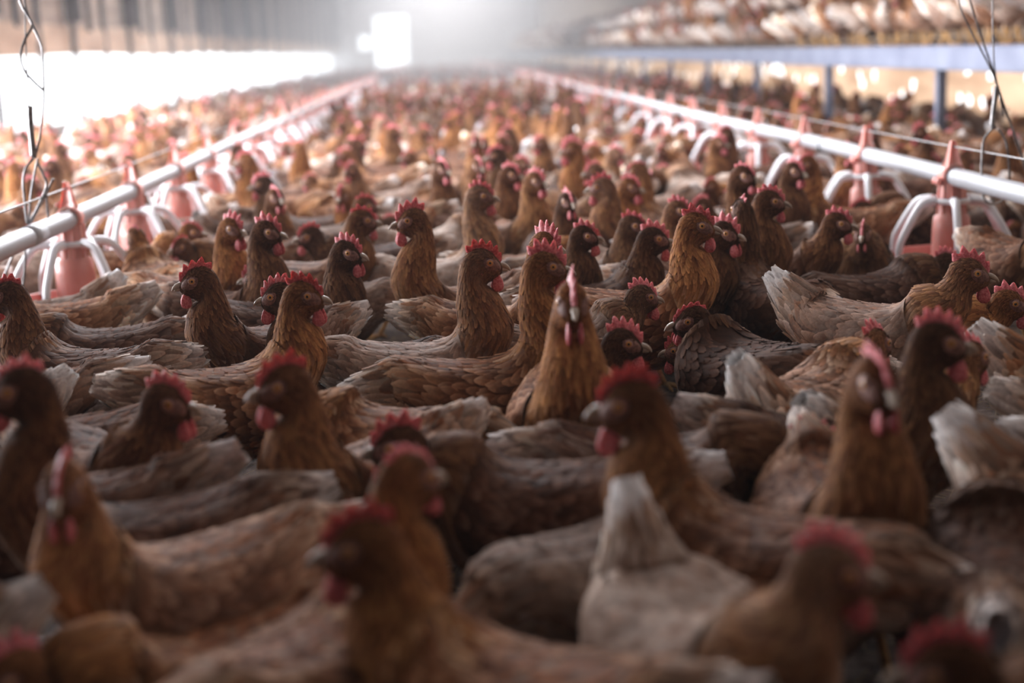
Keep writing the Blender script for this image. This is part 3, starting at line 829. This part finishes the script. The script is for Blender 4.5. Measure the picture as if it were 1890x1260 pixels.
o = link('straw_litter', mb.mesh('straw_litter', [M['straw']], False)); tag(o, 'loose chopped straw scattered over the dark floor litter between the hens', 'straw', kind='stuff')

# ------------------------------------------------------------------ hens one can tell apart, nearest first
# anchor ('e' between the eyes, 't' tail tip, 'b' middle of the back), pixel, height there, heading (0 right, 90 away, 180 left, 270 towards us), pose, tone, label
HENS = [
 ('e', 118, 905, .385, 200, dict(yaw=62, tail=8), 'tan', 'light tan hen at the lower left turning its face to the camera', 1.0, 1.0),
 ('e', 640, 1008, .325, 150, dict(yaw=35, tail=24), 'gold', 'big golden hen in the very front, facing left, red comb', 1.15, 1.0),
 ('b', 430, 1165, .235, 196, dict(ze=.27, yaw=10, tail=25), 'gold', 'golden hen cut by the bottom edge, its back below the light tan hen', 1.0, 1.0),
 ('b', 1075, 1003, .250, 35, dict(ze=.215, yaw=-125, tail=-25, fat=1.08, reach=.13), 'grey', 'greyish hen in front turning its red comb back over its shoulder to preen', 1.0, .95),
 ('e', 1560, 1052, .280, 282, dict(yaw=66, tail=70, fat=1.05), 'pale', 'whitish worn hen in front with upright white tail and brown head', 1.05, 1.0),
 ('e', 1725, 1235, .290, 150, dict(yaw=10, tail=20), 'deep', 'dark hen cut by the bottom right edge, only comb and head top in view', 1.1, 1.0),
 ('e', 1136, 745, .345, 152, dict(yaw=24, tail=-6), 'rust', 'chestnut hen with bright white beak and tall red comb, facing left, long back', 1.25, 1.05),
 ('e', 716, 822, .310, 166, dict(yaw=12, tail=18), 'deep', 'dark-headed hen facing left behind a golden neck, white tail tip', 1.2, 1.0),
 ('e', 772, 876, .330, 66, dict(yaw=-14, tail=15), 'gold', 'golden hen seen from behind, its neck before the dark-headed hen', .6, 1.0),
 ('e', 326, 742, .350, 318, dict(yaw=24, tail=15), 'deep', 'dark brown hen facing right beside the upright tan tail at left', 1.1, 1.0),
 ('e', 508, 712, .362, 226, dict(yaw=-30, tail=20), 'rust', 'brown hen with its red comb tilted left, breast towards the camera, golden flank', 1.2, 1.0),
 ('e', 14, 720, .380, 200, dict(yaw=-10, tail=15), 'deep', 'dark hen cut by the left edge above the light tan hen', .8, 1.0),
 ('t', 445, 832, .300, 192, dict(ze=.30, tail=38), 'deep', 'dark hen whose tan tail stands up at right, orange leg on straw', 1.0, 1.0),
 ('t', 82, 1085, .285, 205, dict(ze=.30, tail=30), 'grey', 'grey-tailed hen cut by the lower left corner of the photo', 1.0, 1.0),
 ('t', 1738, 760, .320, 316, dict(ze=.32, tail=50), 'tan', 'tan hen turned away at the right edge, rounded pale tail up', 1.0, 1.05),
 ('e', 1525, 832, .275, 348, dict(yaw=5, tail=8), 'dark', 'dark low-crouching hen facing right in front of the upright hen with its face to us', 1.2, 1.0),
 ('e', 1625, 708, .380, 262, dict(yaw=8, tail=25), 'rust', 'upright brown hen at right staring straight into the camera, dark breast', 1.0, 1.02),
 ('e', 1752, 630, .370, 330, dict(yaw=22, tail=25), 'dark', 'very dark hen at right facing right with a large pale-red comb', 1.15, 1.0),
 ('t', 1470, 742, .320, 25, dict(ze=.30, tail=62), 'tan', 'tan hen with a stubby white upright tail, left of the hen staring into the camera', 1.0, .95),
 ('t', 1362, 662, .330, 42, dict(ze=.28, tail=58), 'tan', 'hen with tall white pointed tail beside the dark rounded hen', 1.0, 1.0),
 ('e', 1268, 592, .330, 118, dict(yaw=60, tail=-8, fat=1.1, reach=.13), 'dark', 'dark rounded hen seen from behind, little pale comb, looking left', .65, 1.0),
 ('e', 1058, 560, .400, 268, dict(yaw=4, tail=20), 'gold', 'golden hen in the middle staring straight at the camera, long red wattles', 1.25, 1.05),
 ('e', 1150, 632, .285, 292, dict(yaw=62, tail=10), 'dark', 'dark-faced hen just right of the staring golden hen, spiky pink comb', 1.25, .95),
 ('e', 1033, 491, .395, 358, dict(yaw=-6, tail=-4), 'gold', 'sharp golden-brown hen in the middle, pale hackle, stretched cream tail', 1.35, 1.0),
 ('e', 352, 518, .375, 212, dict(yaw=-24, tail=20, fat=1.05), 'deep', 'sharp dark brown hen at left with pale beak, facing left, ruffled hackle', 1.05, 1.0),
 ('e', 4, 545, .370, 172, dict(yaw=6, tail=14), 'deep', 'dark hen at the left edge with a long brown back, facing left', 1.0, 1.0),
 ('e', 570, 545, .375, 20, dict(yaw=-34, tail=20), 'gold', 'golden-necked hen facing right just left of centre, dangling red wattle', 1.2, 1.0),
 ('t', 130, 684, .310, 196, dict(ze=.28, tail=42), 'tan', 'hen with blunt cream tail up, close to the left edge', 1.0, .95),
 ('t', 283, 674, .310, 200, dict(ze=.28, tail=36), 'deep', 'dark hen with rounded cream tail behind the hen facing right at left', 1.0, 1.0),
 ('b', 160, 775, .225, 188, dict(ze=.26, tail=4), 'deep', 'dark hen lying low at left, only its back in view', 1.0, 1.0),
 ('b', 690, 648, .240, 182, dict(ze=.37, yaw=-10, tail=2), 'dark', 'dark hen with long blackish back left of the sharp middle hen', 1.1, 1.02),
 ('e', 648, 466, .380, 352, dict(yaw=-18, tail=-2), 'dark', 'dark-hackled hen facing right, above the pinkish tail', 1.1, 1.0),
 ('e', 903, 484, .382, 350, dict(yaw=6, tail=16), 'speck', 'sharp hen with spiky comb facing right, ruffled whitish tail', 1.15, 1.0),
 ('t', 835, 655, .265, 14, dict(ze=.30, tail=10), 'grey', 'greyish hen tucked behind the sharp middle hen, white spot at tail', 1.0, .95),
 ('t', 780, 546, .280, 176, dict(ze=.29, tail=6), 'grey', 'dusky hen with flat pinkish tail below the dark-hackled hen', 1.0, .95),
 ('e', 752, 407, .400, 206, dict(yaw=-20, tail=15), 'rust', 'tall rust hen facing left, bright red comb and round wattles', 1.3, 1.0),
 ('e', 1292, 416, .410, 352, dict(yaw=-4, tail=6), 'gold', 'tall golden hen facing right behind the staring golden hen, broad golden back', 1.1, 1.05),
 ('e', 1342, 430, .385, 330, dict(yaw=10, tail=10), 'dark', 'dark hen close behind the tall golden hen', 1.15, 1.0),
 ('e', 1432, 371, .405, 338, dict(yaw=12, tail=10), 'deep', 'upright dark hen with pinkish face right of the tall golden hen', .95, 1.0),
 ('e', 1090, 435, .390, 300, dict(yaw=45, tail=10), 'dark', 'blackish slim-necked hen with pale ear between the two golden hens', 1.0, .92),
 ('e', 1022, 452, .385, 330, dict(yaw=-20, tail=10), 'gold', 'golden hen hidden behind the sharp middle hen, only its large pink comb shows', 1.4, 1.0),
 ('e', 1222, 440, .365, 28, dict(yaw=-20, tail=4), 'dark', 'dark-backed hen leaning right before the tall golden hen', 1.0, 1.0),
 ('e', 1178, 416, .370, 340, dict(yaw=4, tail=10), 'grey', 'grey-headed hen with pink comb next to the slim-necked blackish hen', 1.0, .95),
 ('e', 1556, 412, .350, 338, dict(yaw=0, tail=12), 'deep', 'dark brown hen facing right below the third feeder of the right pipe', 1.0, 1.0),
 ('b', 1590, 512, .235, 8, dict(ze=.27, tail=2), 'dark', 'dark low hen with long back behind the white-tailed speckled hen', 1.0, 1.0),
 ('e', 1797, 503, .345, 322, dict(yaw=26, tail=45, reach=.17), 'speck', 'speckled hen at right with raised white tail and spiked comb, facing right', 1.15, 1.05),
 ('b', 1655, 588, .245, 348, dict(ze=.29, tail=22), 'gold', 'golden-winged hen below the speckled hen, its head hidden', 1.0, 1.0),
 ('b', 1470, 650, .225, 168, dict(ze=.25, tail=0), 'gold', 'golden-backed hen crouching right of the dark rounded hen', 1.0, .95),
 ('t', 1800, 602, .315, 330, dict(ze=.30, tail=48), 'gold', 'golden hen at the right edge with cream tail, beside the large pale-red comb', 1.0, 1.0),
 ('t', 1828, 716, .300, 350, dict(ze=.30, tail=25), 'pale', 'hen at the right edge showing a flat whitish tail', 1.0, .95),
 ('t', 1842, 790, .270, 345, dict(ze=.30, tail=20), 'speck', 'lowest of the pale tails at the right edge', 1.0, .95),
 ('t', 292, 530, .300, 186, dict(ze=.29, tail=26), 'gold', 'golden-tailed hen behind the hen at the left edge', 1.0, 1.0),
 ('b', 215, 610, .240, 184, dict(ze=.27, tail=5), 'dark', 'dark-backed hen lying behind the long brown back at left', 1.0, 1.0),
 ('e', 434, 422, .395, 340, dict(yaw=-14, tail=10), 'gold', 'golden-necked hen facing right, first of a pair with red combs at left', 1.1, 1.0),
 ('e', 496, 428, .390, 320, dict(yaw=8, tail=10), 'deep', 'dark-fronted hen facing right, second of the pair with red combs at left', 1.15, 1.0),
 ('e', 895, 361, .400, 352, dict(yaw=-10, tail=10), 'pale', 'pale-necked hen facing right behind the sharp spiky-combed hen', 1.0, 1.0),
 ('e', 1165, 345, .400, 330, dict(yaw=-8, tail=10), 'gold', 'slim golden hen with bright comb in the mid distance', 1.1, 1.0),
 ('e', 1046, 372, .375, 278, dict(yaw=10, tail=10), 'dark', 'dark-breasted hen facing us behind the large pink comb', 1.0, .95),
 ('e', 996, 334, .395, 300, dict(yaw=12, tail=10), 'tan', 'tan upright hen with narrow pink comb in the mid distance', 1.0, 1.0),
 ('e', 946, 322, .395, 345, dict(yaw=-10, tail=10), 'deep', 'dark hen facing right beside the tan upright hen', 1.0, 1.0),
 ('e', 882, 262, .415, 300, dict(yaw=-40, tail=10), 'tan', 'tall tan-necked hen far back in the middle of the aisle', .9, 1.0),
 ('e', 912, 287, .385, 190, dict(yaw=0, tail=10), 'dark', 'dark-headed hen with red comb beside the tall tan-necked hen', 1.1, 1.0),
 ('e', 1050, 276, .400, 205, dict(yaw=-10, tail=10), 'gold', 'big golden hen with red comb facing left far back right of the middle', 1.4, 1.05),
 ('e', 1098, 345, .385, 200, dict(yaw=-30, tail=10), 'speck', 'speckled hen with pinkish comb facing left beside the slim golden hen', 1.1, 1.0),
 ('e', 478, 340, .380, 175, dict(yaw=10, tail=5), 'dark', 'blackish-headed hen with red comb by the left feeders', 1.1, 1.0),
 ('e', 246, 436, .330, 120, dict(yaw=0, tail=10, reach=.16), 'gold', 'golden hen reaching into the second feeder of the left pipe', .7, 1.0),
 ('t', 225, 505, .300, 200, dict(ze=.28, tail=48), 'grey', 'greyish-white tail of a hen below the first feeder of the left pipe', 1.0, .95),
 ('e', 820, 312, .385, 300, dict(yaw=0, tail=10), 'deep', 'dark hen facing us in the aisle left of the pale-necked hen', 1.1, 1.0),
 ('e', 1258, 388, .380, 320, dict(yaw=10, tail=10), 'speck', 'speckled hen head with pink comb above the tall golden hen', 1.0, .95),
 ('t', 655, 432, .290, 20, dict(ze=.29, tail=20), 'pale', 'whitish hen lying behind the dark-hackled hen', 1.0, 1.0),
 ('b', 710, 455, .245, 195, dict(ze=.30, tail=15), 'dark', 'dark hen in shade left of the tall rust hen', 1.0, 1.0),
 ('b', 950, 475, .240, 15, dict(ze=.28, tail=20), 'gold', 'golden back between the spiky-combed hen and the sharp middle hen', 1.0, 1.0),
 ('e', 1690, 245, .370, 190, dict(yaw=10, tail=10), 'deep', 'dark hen with red comb beyond the right feed pipe, facing left', 1.2, 1.0),
 ('t', 1000, 838, .22, 168, dict(ze=.10, peck=True, tail=2), 'gold', 'light golden hen with flat tan tail under the sharp middle hen', 1.0, .95),
 ('b', 1840, 1030, .24, 65, dict(ze=.10, peck=True, tail=20), 'dark', 'very dark hen filling the right edge low down', 1.0, 1.05),
]
TUNE = [(-0.031, 9, -5, 0), (0.017, -2, 4, 0), (-0.029, 13, -1, 0), (-0.025, -4, -8, 0), (0.040, 9, -4, 0), (-0.005, 2, -3, 0), (0.035, -8, 9, 0), (-0.023, 4, 3, 0), (0.028, -12, -2, 0), (-0.023, 1, -3, 0), (0.005, 1, -1, 0), (0.031, -3, 5, 0), (0.000, -6, -2, -9), (0.000, -3, 2, 1), (0.000, 4, 4, -2), (-0.031, -6, -9, 0), (0.023, 7, 1, 0), (0.005, 0, -3, 0), (0.000, 7, 7, -25), (0.000, -1, -4, -1), (-0.050, 5, -3, 0), (0.012, -2, -1, 0), (-0.005, -7, 12, 0), (0.012, 5, -13, 0), (-0.011, 3, 2, 0), (-0.008, -4, 0, 0), (-0.009, 3, 3, 0), (0.000, -1, -1, 0), (0.000, -18, -3, -16), (0.007, 6, 5, 0), (-0.019, -1, 2, 0), (-0.016, 1, 2, 0), (0.014, 7, -1, 0), (0.000, 0, 0, -12), (0.000, -3, 3, -3), (0.013, 2, -2, 0), (-0.010, -3, 5, 0), (-0.027, -17, 5, 0), (-0.005, -1, -2, 0), (-0.039, -5, -2, 0), (-0.001, 6, -5, 0), (-0.017, -16, -6, 0), (-0.032, -7, -2, 0), (-0.020, -3, -1, 0), (-0.009, 3, -2, 0), (-0.010, -1, 4, 0), (-0.030, -9, 2, 0), (-0.021, -13, -1, 0), (0.000, 5, -1, -3), (0.000, 5, 1, 2), (0.000, 1, -1, 1), (0.000, 6, 0, 2), (-0.008, 1, 1, 0), (-0.015, -4, 0, 0), (0.002, 13, 6, 0), (0.010, 6, 0, 0), (-0.047, 2, 5, 0), (-0.018, 2, 5, 0), (-0.009, 5, -2, 0), (-0.017, -2, 2, 0), (-0.002, 3, -7, 0), (-0.000, 1, -2, 0), (0.006, 4, -1, 0), (-0.005, -2, 5, 0), (-0.009, -2, 0, 0), (-0.016, 1, 2, 0), (0.000, 0, 0, -3), (0.002, 0, 1, 0), (-0.019, -1, 2, 0), (0.000, -2, -2, 3), (0.009, 0, -1, 0), (-0.009, -4, -4, 0), (-0.006, 4, 3, 0), (0.000, -4, -3, -16), (0.004, 3, 3, 0)]
HEN_XY = []
GS = .93
for i, (an, px, py, z, hd, pose, tn, label, ch, sc) in enumerate(HENS):
    pose = dict(pose); sc = sc * GS; z = z * (.95 if an == 'e' else GS)
    dz, dh, dx, dt = TUNE[i]; z += dz; hd += dh; px += dx; pose['tail'] = pose.get('tail', 20) + dt
    if 'ze' not in pose: pose['ze'] = z / sc
    hr = np.random.default_rng(100 + i)
    h = Hen(**pose)
    loc_l = {'e': h.eye_mid, 't': h.tail_tip, 'b': h.back}[an] * sc
    a = R(hd)
    off = Vector((loc_l[0] * math.cos(a) - loc_l[1] * math.sin(a), loc_l[0] * math.sin(a) + loc_l[1] * math.cos(a), loc_l[2]))
    zz = off.z if an != 'b' else z
    p = at(px, py, zz if an != 'e' else off.z)
    dz = p.z - off.z
    base = Vector((p.x - off.x, p.y - off.y, dz))
    ms = build_hen(h, hr, 1.0 if p.y < 3.3 else 1.35, ch, hr.uniform(-.5, .5), 1.0 if 'white' in label or 'pale tail' in label else .75 if 'cream' in label else .4)
    if base.z < -.03: ms['leg'] = []          # lying birds tuck their legs away
    assemble(ms, base, a, tone(tn, hr), label, None, sc)
    HEN_XY.append((base.x + .0 * math.cos(a), base.y, i))
    if DEBUG: print('HEN %2d d=%.2f base=(%.2f,%.2f,%.2f) %s' % (i, p.y, base.x, base.y, base.z, label[:40]))
# ------------------------------------------------------------------ the rest of the flock
PROTO = []
pr = np.random.default_rng(5)
POSES = [dict(ze=.40, yaw=0, tail=10), dict(ze=.39, yaw=45, tail=20), dict(ze=.38, yaw=-50, tail=15), dict(ze=.36, yaw=20, tail=35), dict(ze=.35, yaw=-80, tail=5),
         dict(ze=.33, yaw=70, tail=28), dict(ze=.30, yaw=-15, tail=40), dict(ze=.27, yaw=10, tail=22), dict(ze=.25, yaw=-30, tail=48), dict(ze=.09, peck=True, tail=25),
         dict(ze=.41, yaw=-20, tail=0), dict(ze=.29, yaw=40, tail=10)]
for p in POSES:
    h = Hen(**p); ms = build_hen(h, pr, 1.5, pr.uniform(.65, 1.1), pr.uniform(-.5, .5), pr.choice([.4, .7, 1.0]))
    PROTO.append((p, ms))
FAR = [merge([q for k, v in ms.items() for q in v], None, 'hen') for p, ms in PROTO]
def low_mesh(h, rg):
    mb = MB(); skin(h, mb, 26, 12, rg, 1.0)
    bx = h.head(np.array([(.049, 0, .02), (.03, 0, .057), (-.004, 0, .055), (-.014, 0, .036), (.03, .006, .036), (.0, -.006, .042)]))
    mb.add(bx, np.array([(0, 1, 2, 3)]), mi=1)
    blob(mb, h, (.040, 0, -.017), (.010, .010, .017), 6, 5, 1.0, mi=1)
    return mb
LOW = []
for p in POSES[:9] + POSES[10:]:
    LOW.append(low_mesh(Hen(**p), pr))
fr = np.random.default_rng(21)
TN = ['rust', 'rust', 'rust', 'deep', 'deep', 'dark', 'gold', 'gold', 'tan', 'grey', 'speck', 'pale']
def facing_words(a, yaw):
    a = (math.degrees(a)) % 360
    return 'facing right' if a < 45 or a > 315 else 'turned away' if a < 135 else 'facing left' if a < 225 else 'facing us'
def post_words(p):
    return 'head down' if p.get('peck') else 'head raised' if p['ze'] > .355 else 'head low' if p['ze'] < .30 else 'head half raised'
placed = [(o.location.x, o.location.y) for o in C.objects if o.name.split('.')[0] == 'hen' and o.parent is None]
grid = {}
def cell(x, y): return (int(math.floor(x / .3)), int(math.floor(y / .3)))
for q in placed: grid.setdefault(cell(*q), []).append(q)
def free(x, y, r):
    cx, cy_ = cell(x, y)
    for i in (-1, 0, 1):
        for j in (-1, 0, 1):
            for (a, b) in grid.get((cx + i, cy_ + j), ()):
                if (a - x) ** 2 + (b - y) ** 2 < r * r: return False
    return True
def feeder_near(x, y):
    for fx in (PR, PL):
        q = .20 if y > 9 else .27
        if abs(x - fx) < q:
            k = round((y - 3.634) / SP)
            if abs(y - (3.634 + SP * k)) < q: return True
    return False
cand = []
for tries in range(60000):
    y = 2.9 + (47 - 2.9) * fr.random() ** 1.7
    x = fr.uniform(XL + .25, XR - .25)
    d = Vector((x, y, .2)) - EYE
    px = W / 2 + FPX * d.dot(RT) / d.dot(F)
    if px < -160 or px > W + 160: continue
    r = .235 if y < 6 else .25 if y < 12 else .27 if y < 20 else .34
    if not free(x, y, r) or feeder_near(x, y): continue
    if x > PX + .1 and fr.random() < .95: continue
    if x > PR + .35 and fr.random() < .45: continue
    if 2.35 < x < 2.55 and abs(((y - 6.9) / 2.0) - round((y - 6.9) / 2.0)) < .06: continue
    grid.setdefault(cell(x, y), []).append((x, y)); cand.append((y, x))
cand.sort()
# hens on the raised platform and its perches: front rank first
tier = []
for x0, z0, step, y0 in ((PX + .19, .648, .185, 5.6), (PX + .36, .902, .20, 7.6), (PX + .56, .648, .24, 5.9), (PX + .74, .967, .22, 7.0), (PX + .90, .648, .3, 7.0)):
    y = y0
    while y < 46:
        tier.append((y, x0 + fr.uniform(-.04, .04), z0)); y += step * fr.uniform(.9, 1.35) * (1 if y < 20 else 1.4)
tier.sort()
N_FLOOR, N_TIER = 160, 70
def zone_words(x, y):
    if x < PL: return 'left of the left feed pipe'
    if x > PX: return 'under the raised platform'
    if x > PR: return 'beyond the right feed pipe'
    return 'between the feed pipes'
def dist_words(y): return 'midway' if y < 5.0 else 'farther back' if y < 7.0 else 'far back'
flock = MB()
FP = np.array([.09, .09, .08, .09, .07, .09, .11, .11, .09, .09, .04, .07]); FP /= FP.sum()
for i, (y, x) in enumerate(cand):
    tn = TN[fr.integers(len(TN))]
    a = fr.uniform(0, 2 * np.pi); j = fr.choice(len(PROTO), p=FP); sc = fr.uniform(.87, .97)
    if x > PR + .35 and j < 6: j = [6, 7, 8, 9, 11, 7][j]
    if i < N_FLOOR:
        p, ms = PROTO[j]
        lab = '%s hen, %s, %s, %s %s' % (TONE_WORD[tn], post_words(p), facing_words(a, 0), dist_words(y), zone_words(x, y))
        grp = 'hens %s %s' % (dist_words(y), zone_words(x, y))
        if y < 5.6: assemble(ms, (x, y, 0), a, tone(tn, fr), lab, grp, sc)
        else:
            o = link('hen', FAR[j], None, (x, y, 0)); o.rotation_euler = (0, 0, a); o.scale = (sc,) * 3; o.color = tone(tn, fr); tag(o, lab, 'hen', grp)
    else:
        L = LOW[fr.integers(len(LOW))]; v = np.concatenate(L.v) * sc; c = np.concatenate(L.c); t = tone(tn, fr)
        w_ = np.stack([v[:, 0] * math.cos(a) - v[:, 1] * math.sin(a) + x, v[:, 0] * math.sin(a) + v[:, 1] * math.cos(a) + y, v[:, 2]], -1)
        al = c[:, 3:] * (1 - t[3]); c = c[:, :3] * np.array(t[:3]); c = np.concatenate([c * (1 - al) + np.array((.6, .54, .5)) * al, al * 0 + 1], 1)
        flock.v.append(w_); flock.c.append(c)
        for f_, mi_ in zip(L.f, L.mi): flock.f.append(f_ + flock.n); flock.mi.append(mi_)
        flock.n += len(v)
for i, (y, x, z) in enumerate(tier):
    tn = TN[fr.integers(len(TN))] if fr.random() < .6 else ['speck', 'pale', 'tan'][fr.integers(3)]
    a = R(fr.choice([0, 0, 20, -30, 60, -60, 180, 150, 90])) + fr.normal(0, .25); j = fr.choice([0, 1, 2, 3, 4, 5, 6, 7, 8, 10, 11]); sc = fr.uniform(.87, .97)
    if i < N_TIER:
        p, ms = PROTO[j]; up = z > .8
        lab = '%s hen %s, %s, %s the raised platform' % (TONE_WORD[tn], post_words(p), facing_words(a, 0), 'perched above' if up else 'standing on')
        if not up: lab += ' front edge' if x < PX + .3 else ' behind front row'
        o = link('hen', FAR[j], None, (x, y, z)); o.rotation_euler = (0, 0, a); o.scale = (sc,) * 3; o.color = tone(tn, fr)
        tag(o, lab, 'hen', 'hens on the perches over the raised platform' if up else 'hens standing on the raised platform')
    else:
        L = LOW[fr.integers(len(LOW))]; v = np.concatenate(L.v) * sc; c = np.concatenate(L.c); t = tone(tn, fr)
        w_ = np.stack([v[:, 0] * math.cos(a) - v[:, 1] * math.sin(a) + x, v[:, 0] * math.sin(a) + v[:, 1] * math.cos(a) + y, v[:, 2] + z - (.06 if z > .8 else .04)], -1)
        al = c[:, 3:] * (1 - t[3]); c = c[:, :3] * np.array(t[:3]); c = np.concatenate([c * (1 - al) + np.array((.6, .54, .5)) * al, al * 0 + 1], 1)
        flock.v.append(w_); flock.c.append(c)
        for f_, mi_ in zip(L.f, L.mi): flock.f.append(f_ + flock.n); flock.mi.append(mi_)
        flock.n += len(v)
o = link('hen_flock', flock.mesh('hen_flock', [M['feather'], M['comb']]))
tag(o, 'blurred far flock of brown hens filling the back of the house', 'hens', kind='stuff')
if DEBUG: print('FILL', len(cand), len(tier), 'verts', flock.n)

# ------------------------------------------------------------------ dusty air: thin near us, thick towards the far end
def dusty(y0, y1, dens, label):
    mb = MB(); box(mb, XL + .02, XR - .04, y0, y1, .002, 2.54)
    hz = link('haze', mb.mesh('haze', [], False))
    hm = bpy.data.materials.new('dusty_air'); hm.use_nodes = True; nt = hm.node_tree
    nt.nodes.remove(nt.nodes['Principled BSDF'])
    vs = nt.nodes.new('ShaderNodeVolumeScatter'); vs.inputs['Density'].default_value = dens; vs.inputs['Color'].default_value = (.97, .95, .96, 1); vs.inputs['Anisotropy'].default_value = .2
    nt.links.new(vs.outputs[0], nt.nodes['Material Output'].inputs['Volume'])
    hz.data.materials.append(hm); tag(hz, label, 'haze', kind='stuff')
dusty(YB + .02, 15.0, .0035, 'thin dusty haze in the near half of the house')
dusty(15.002, YF - .05, .036, 'pale dusty haze thickening towards the bright far end')
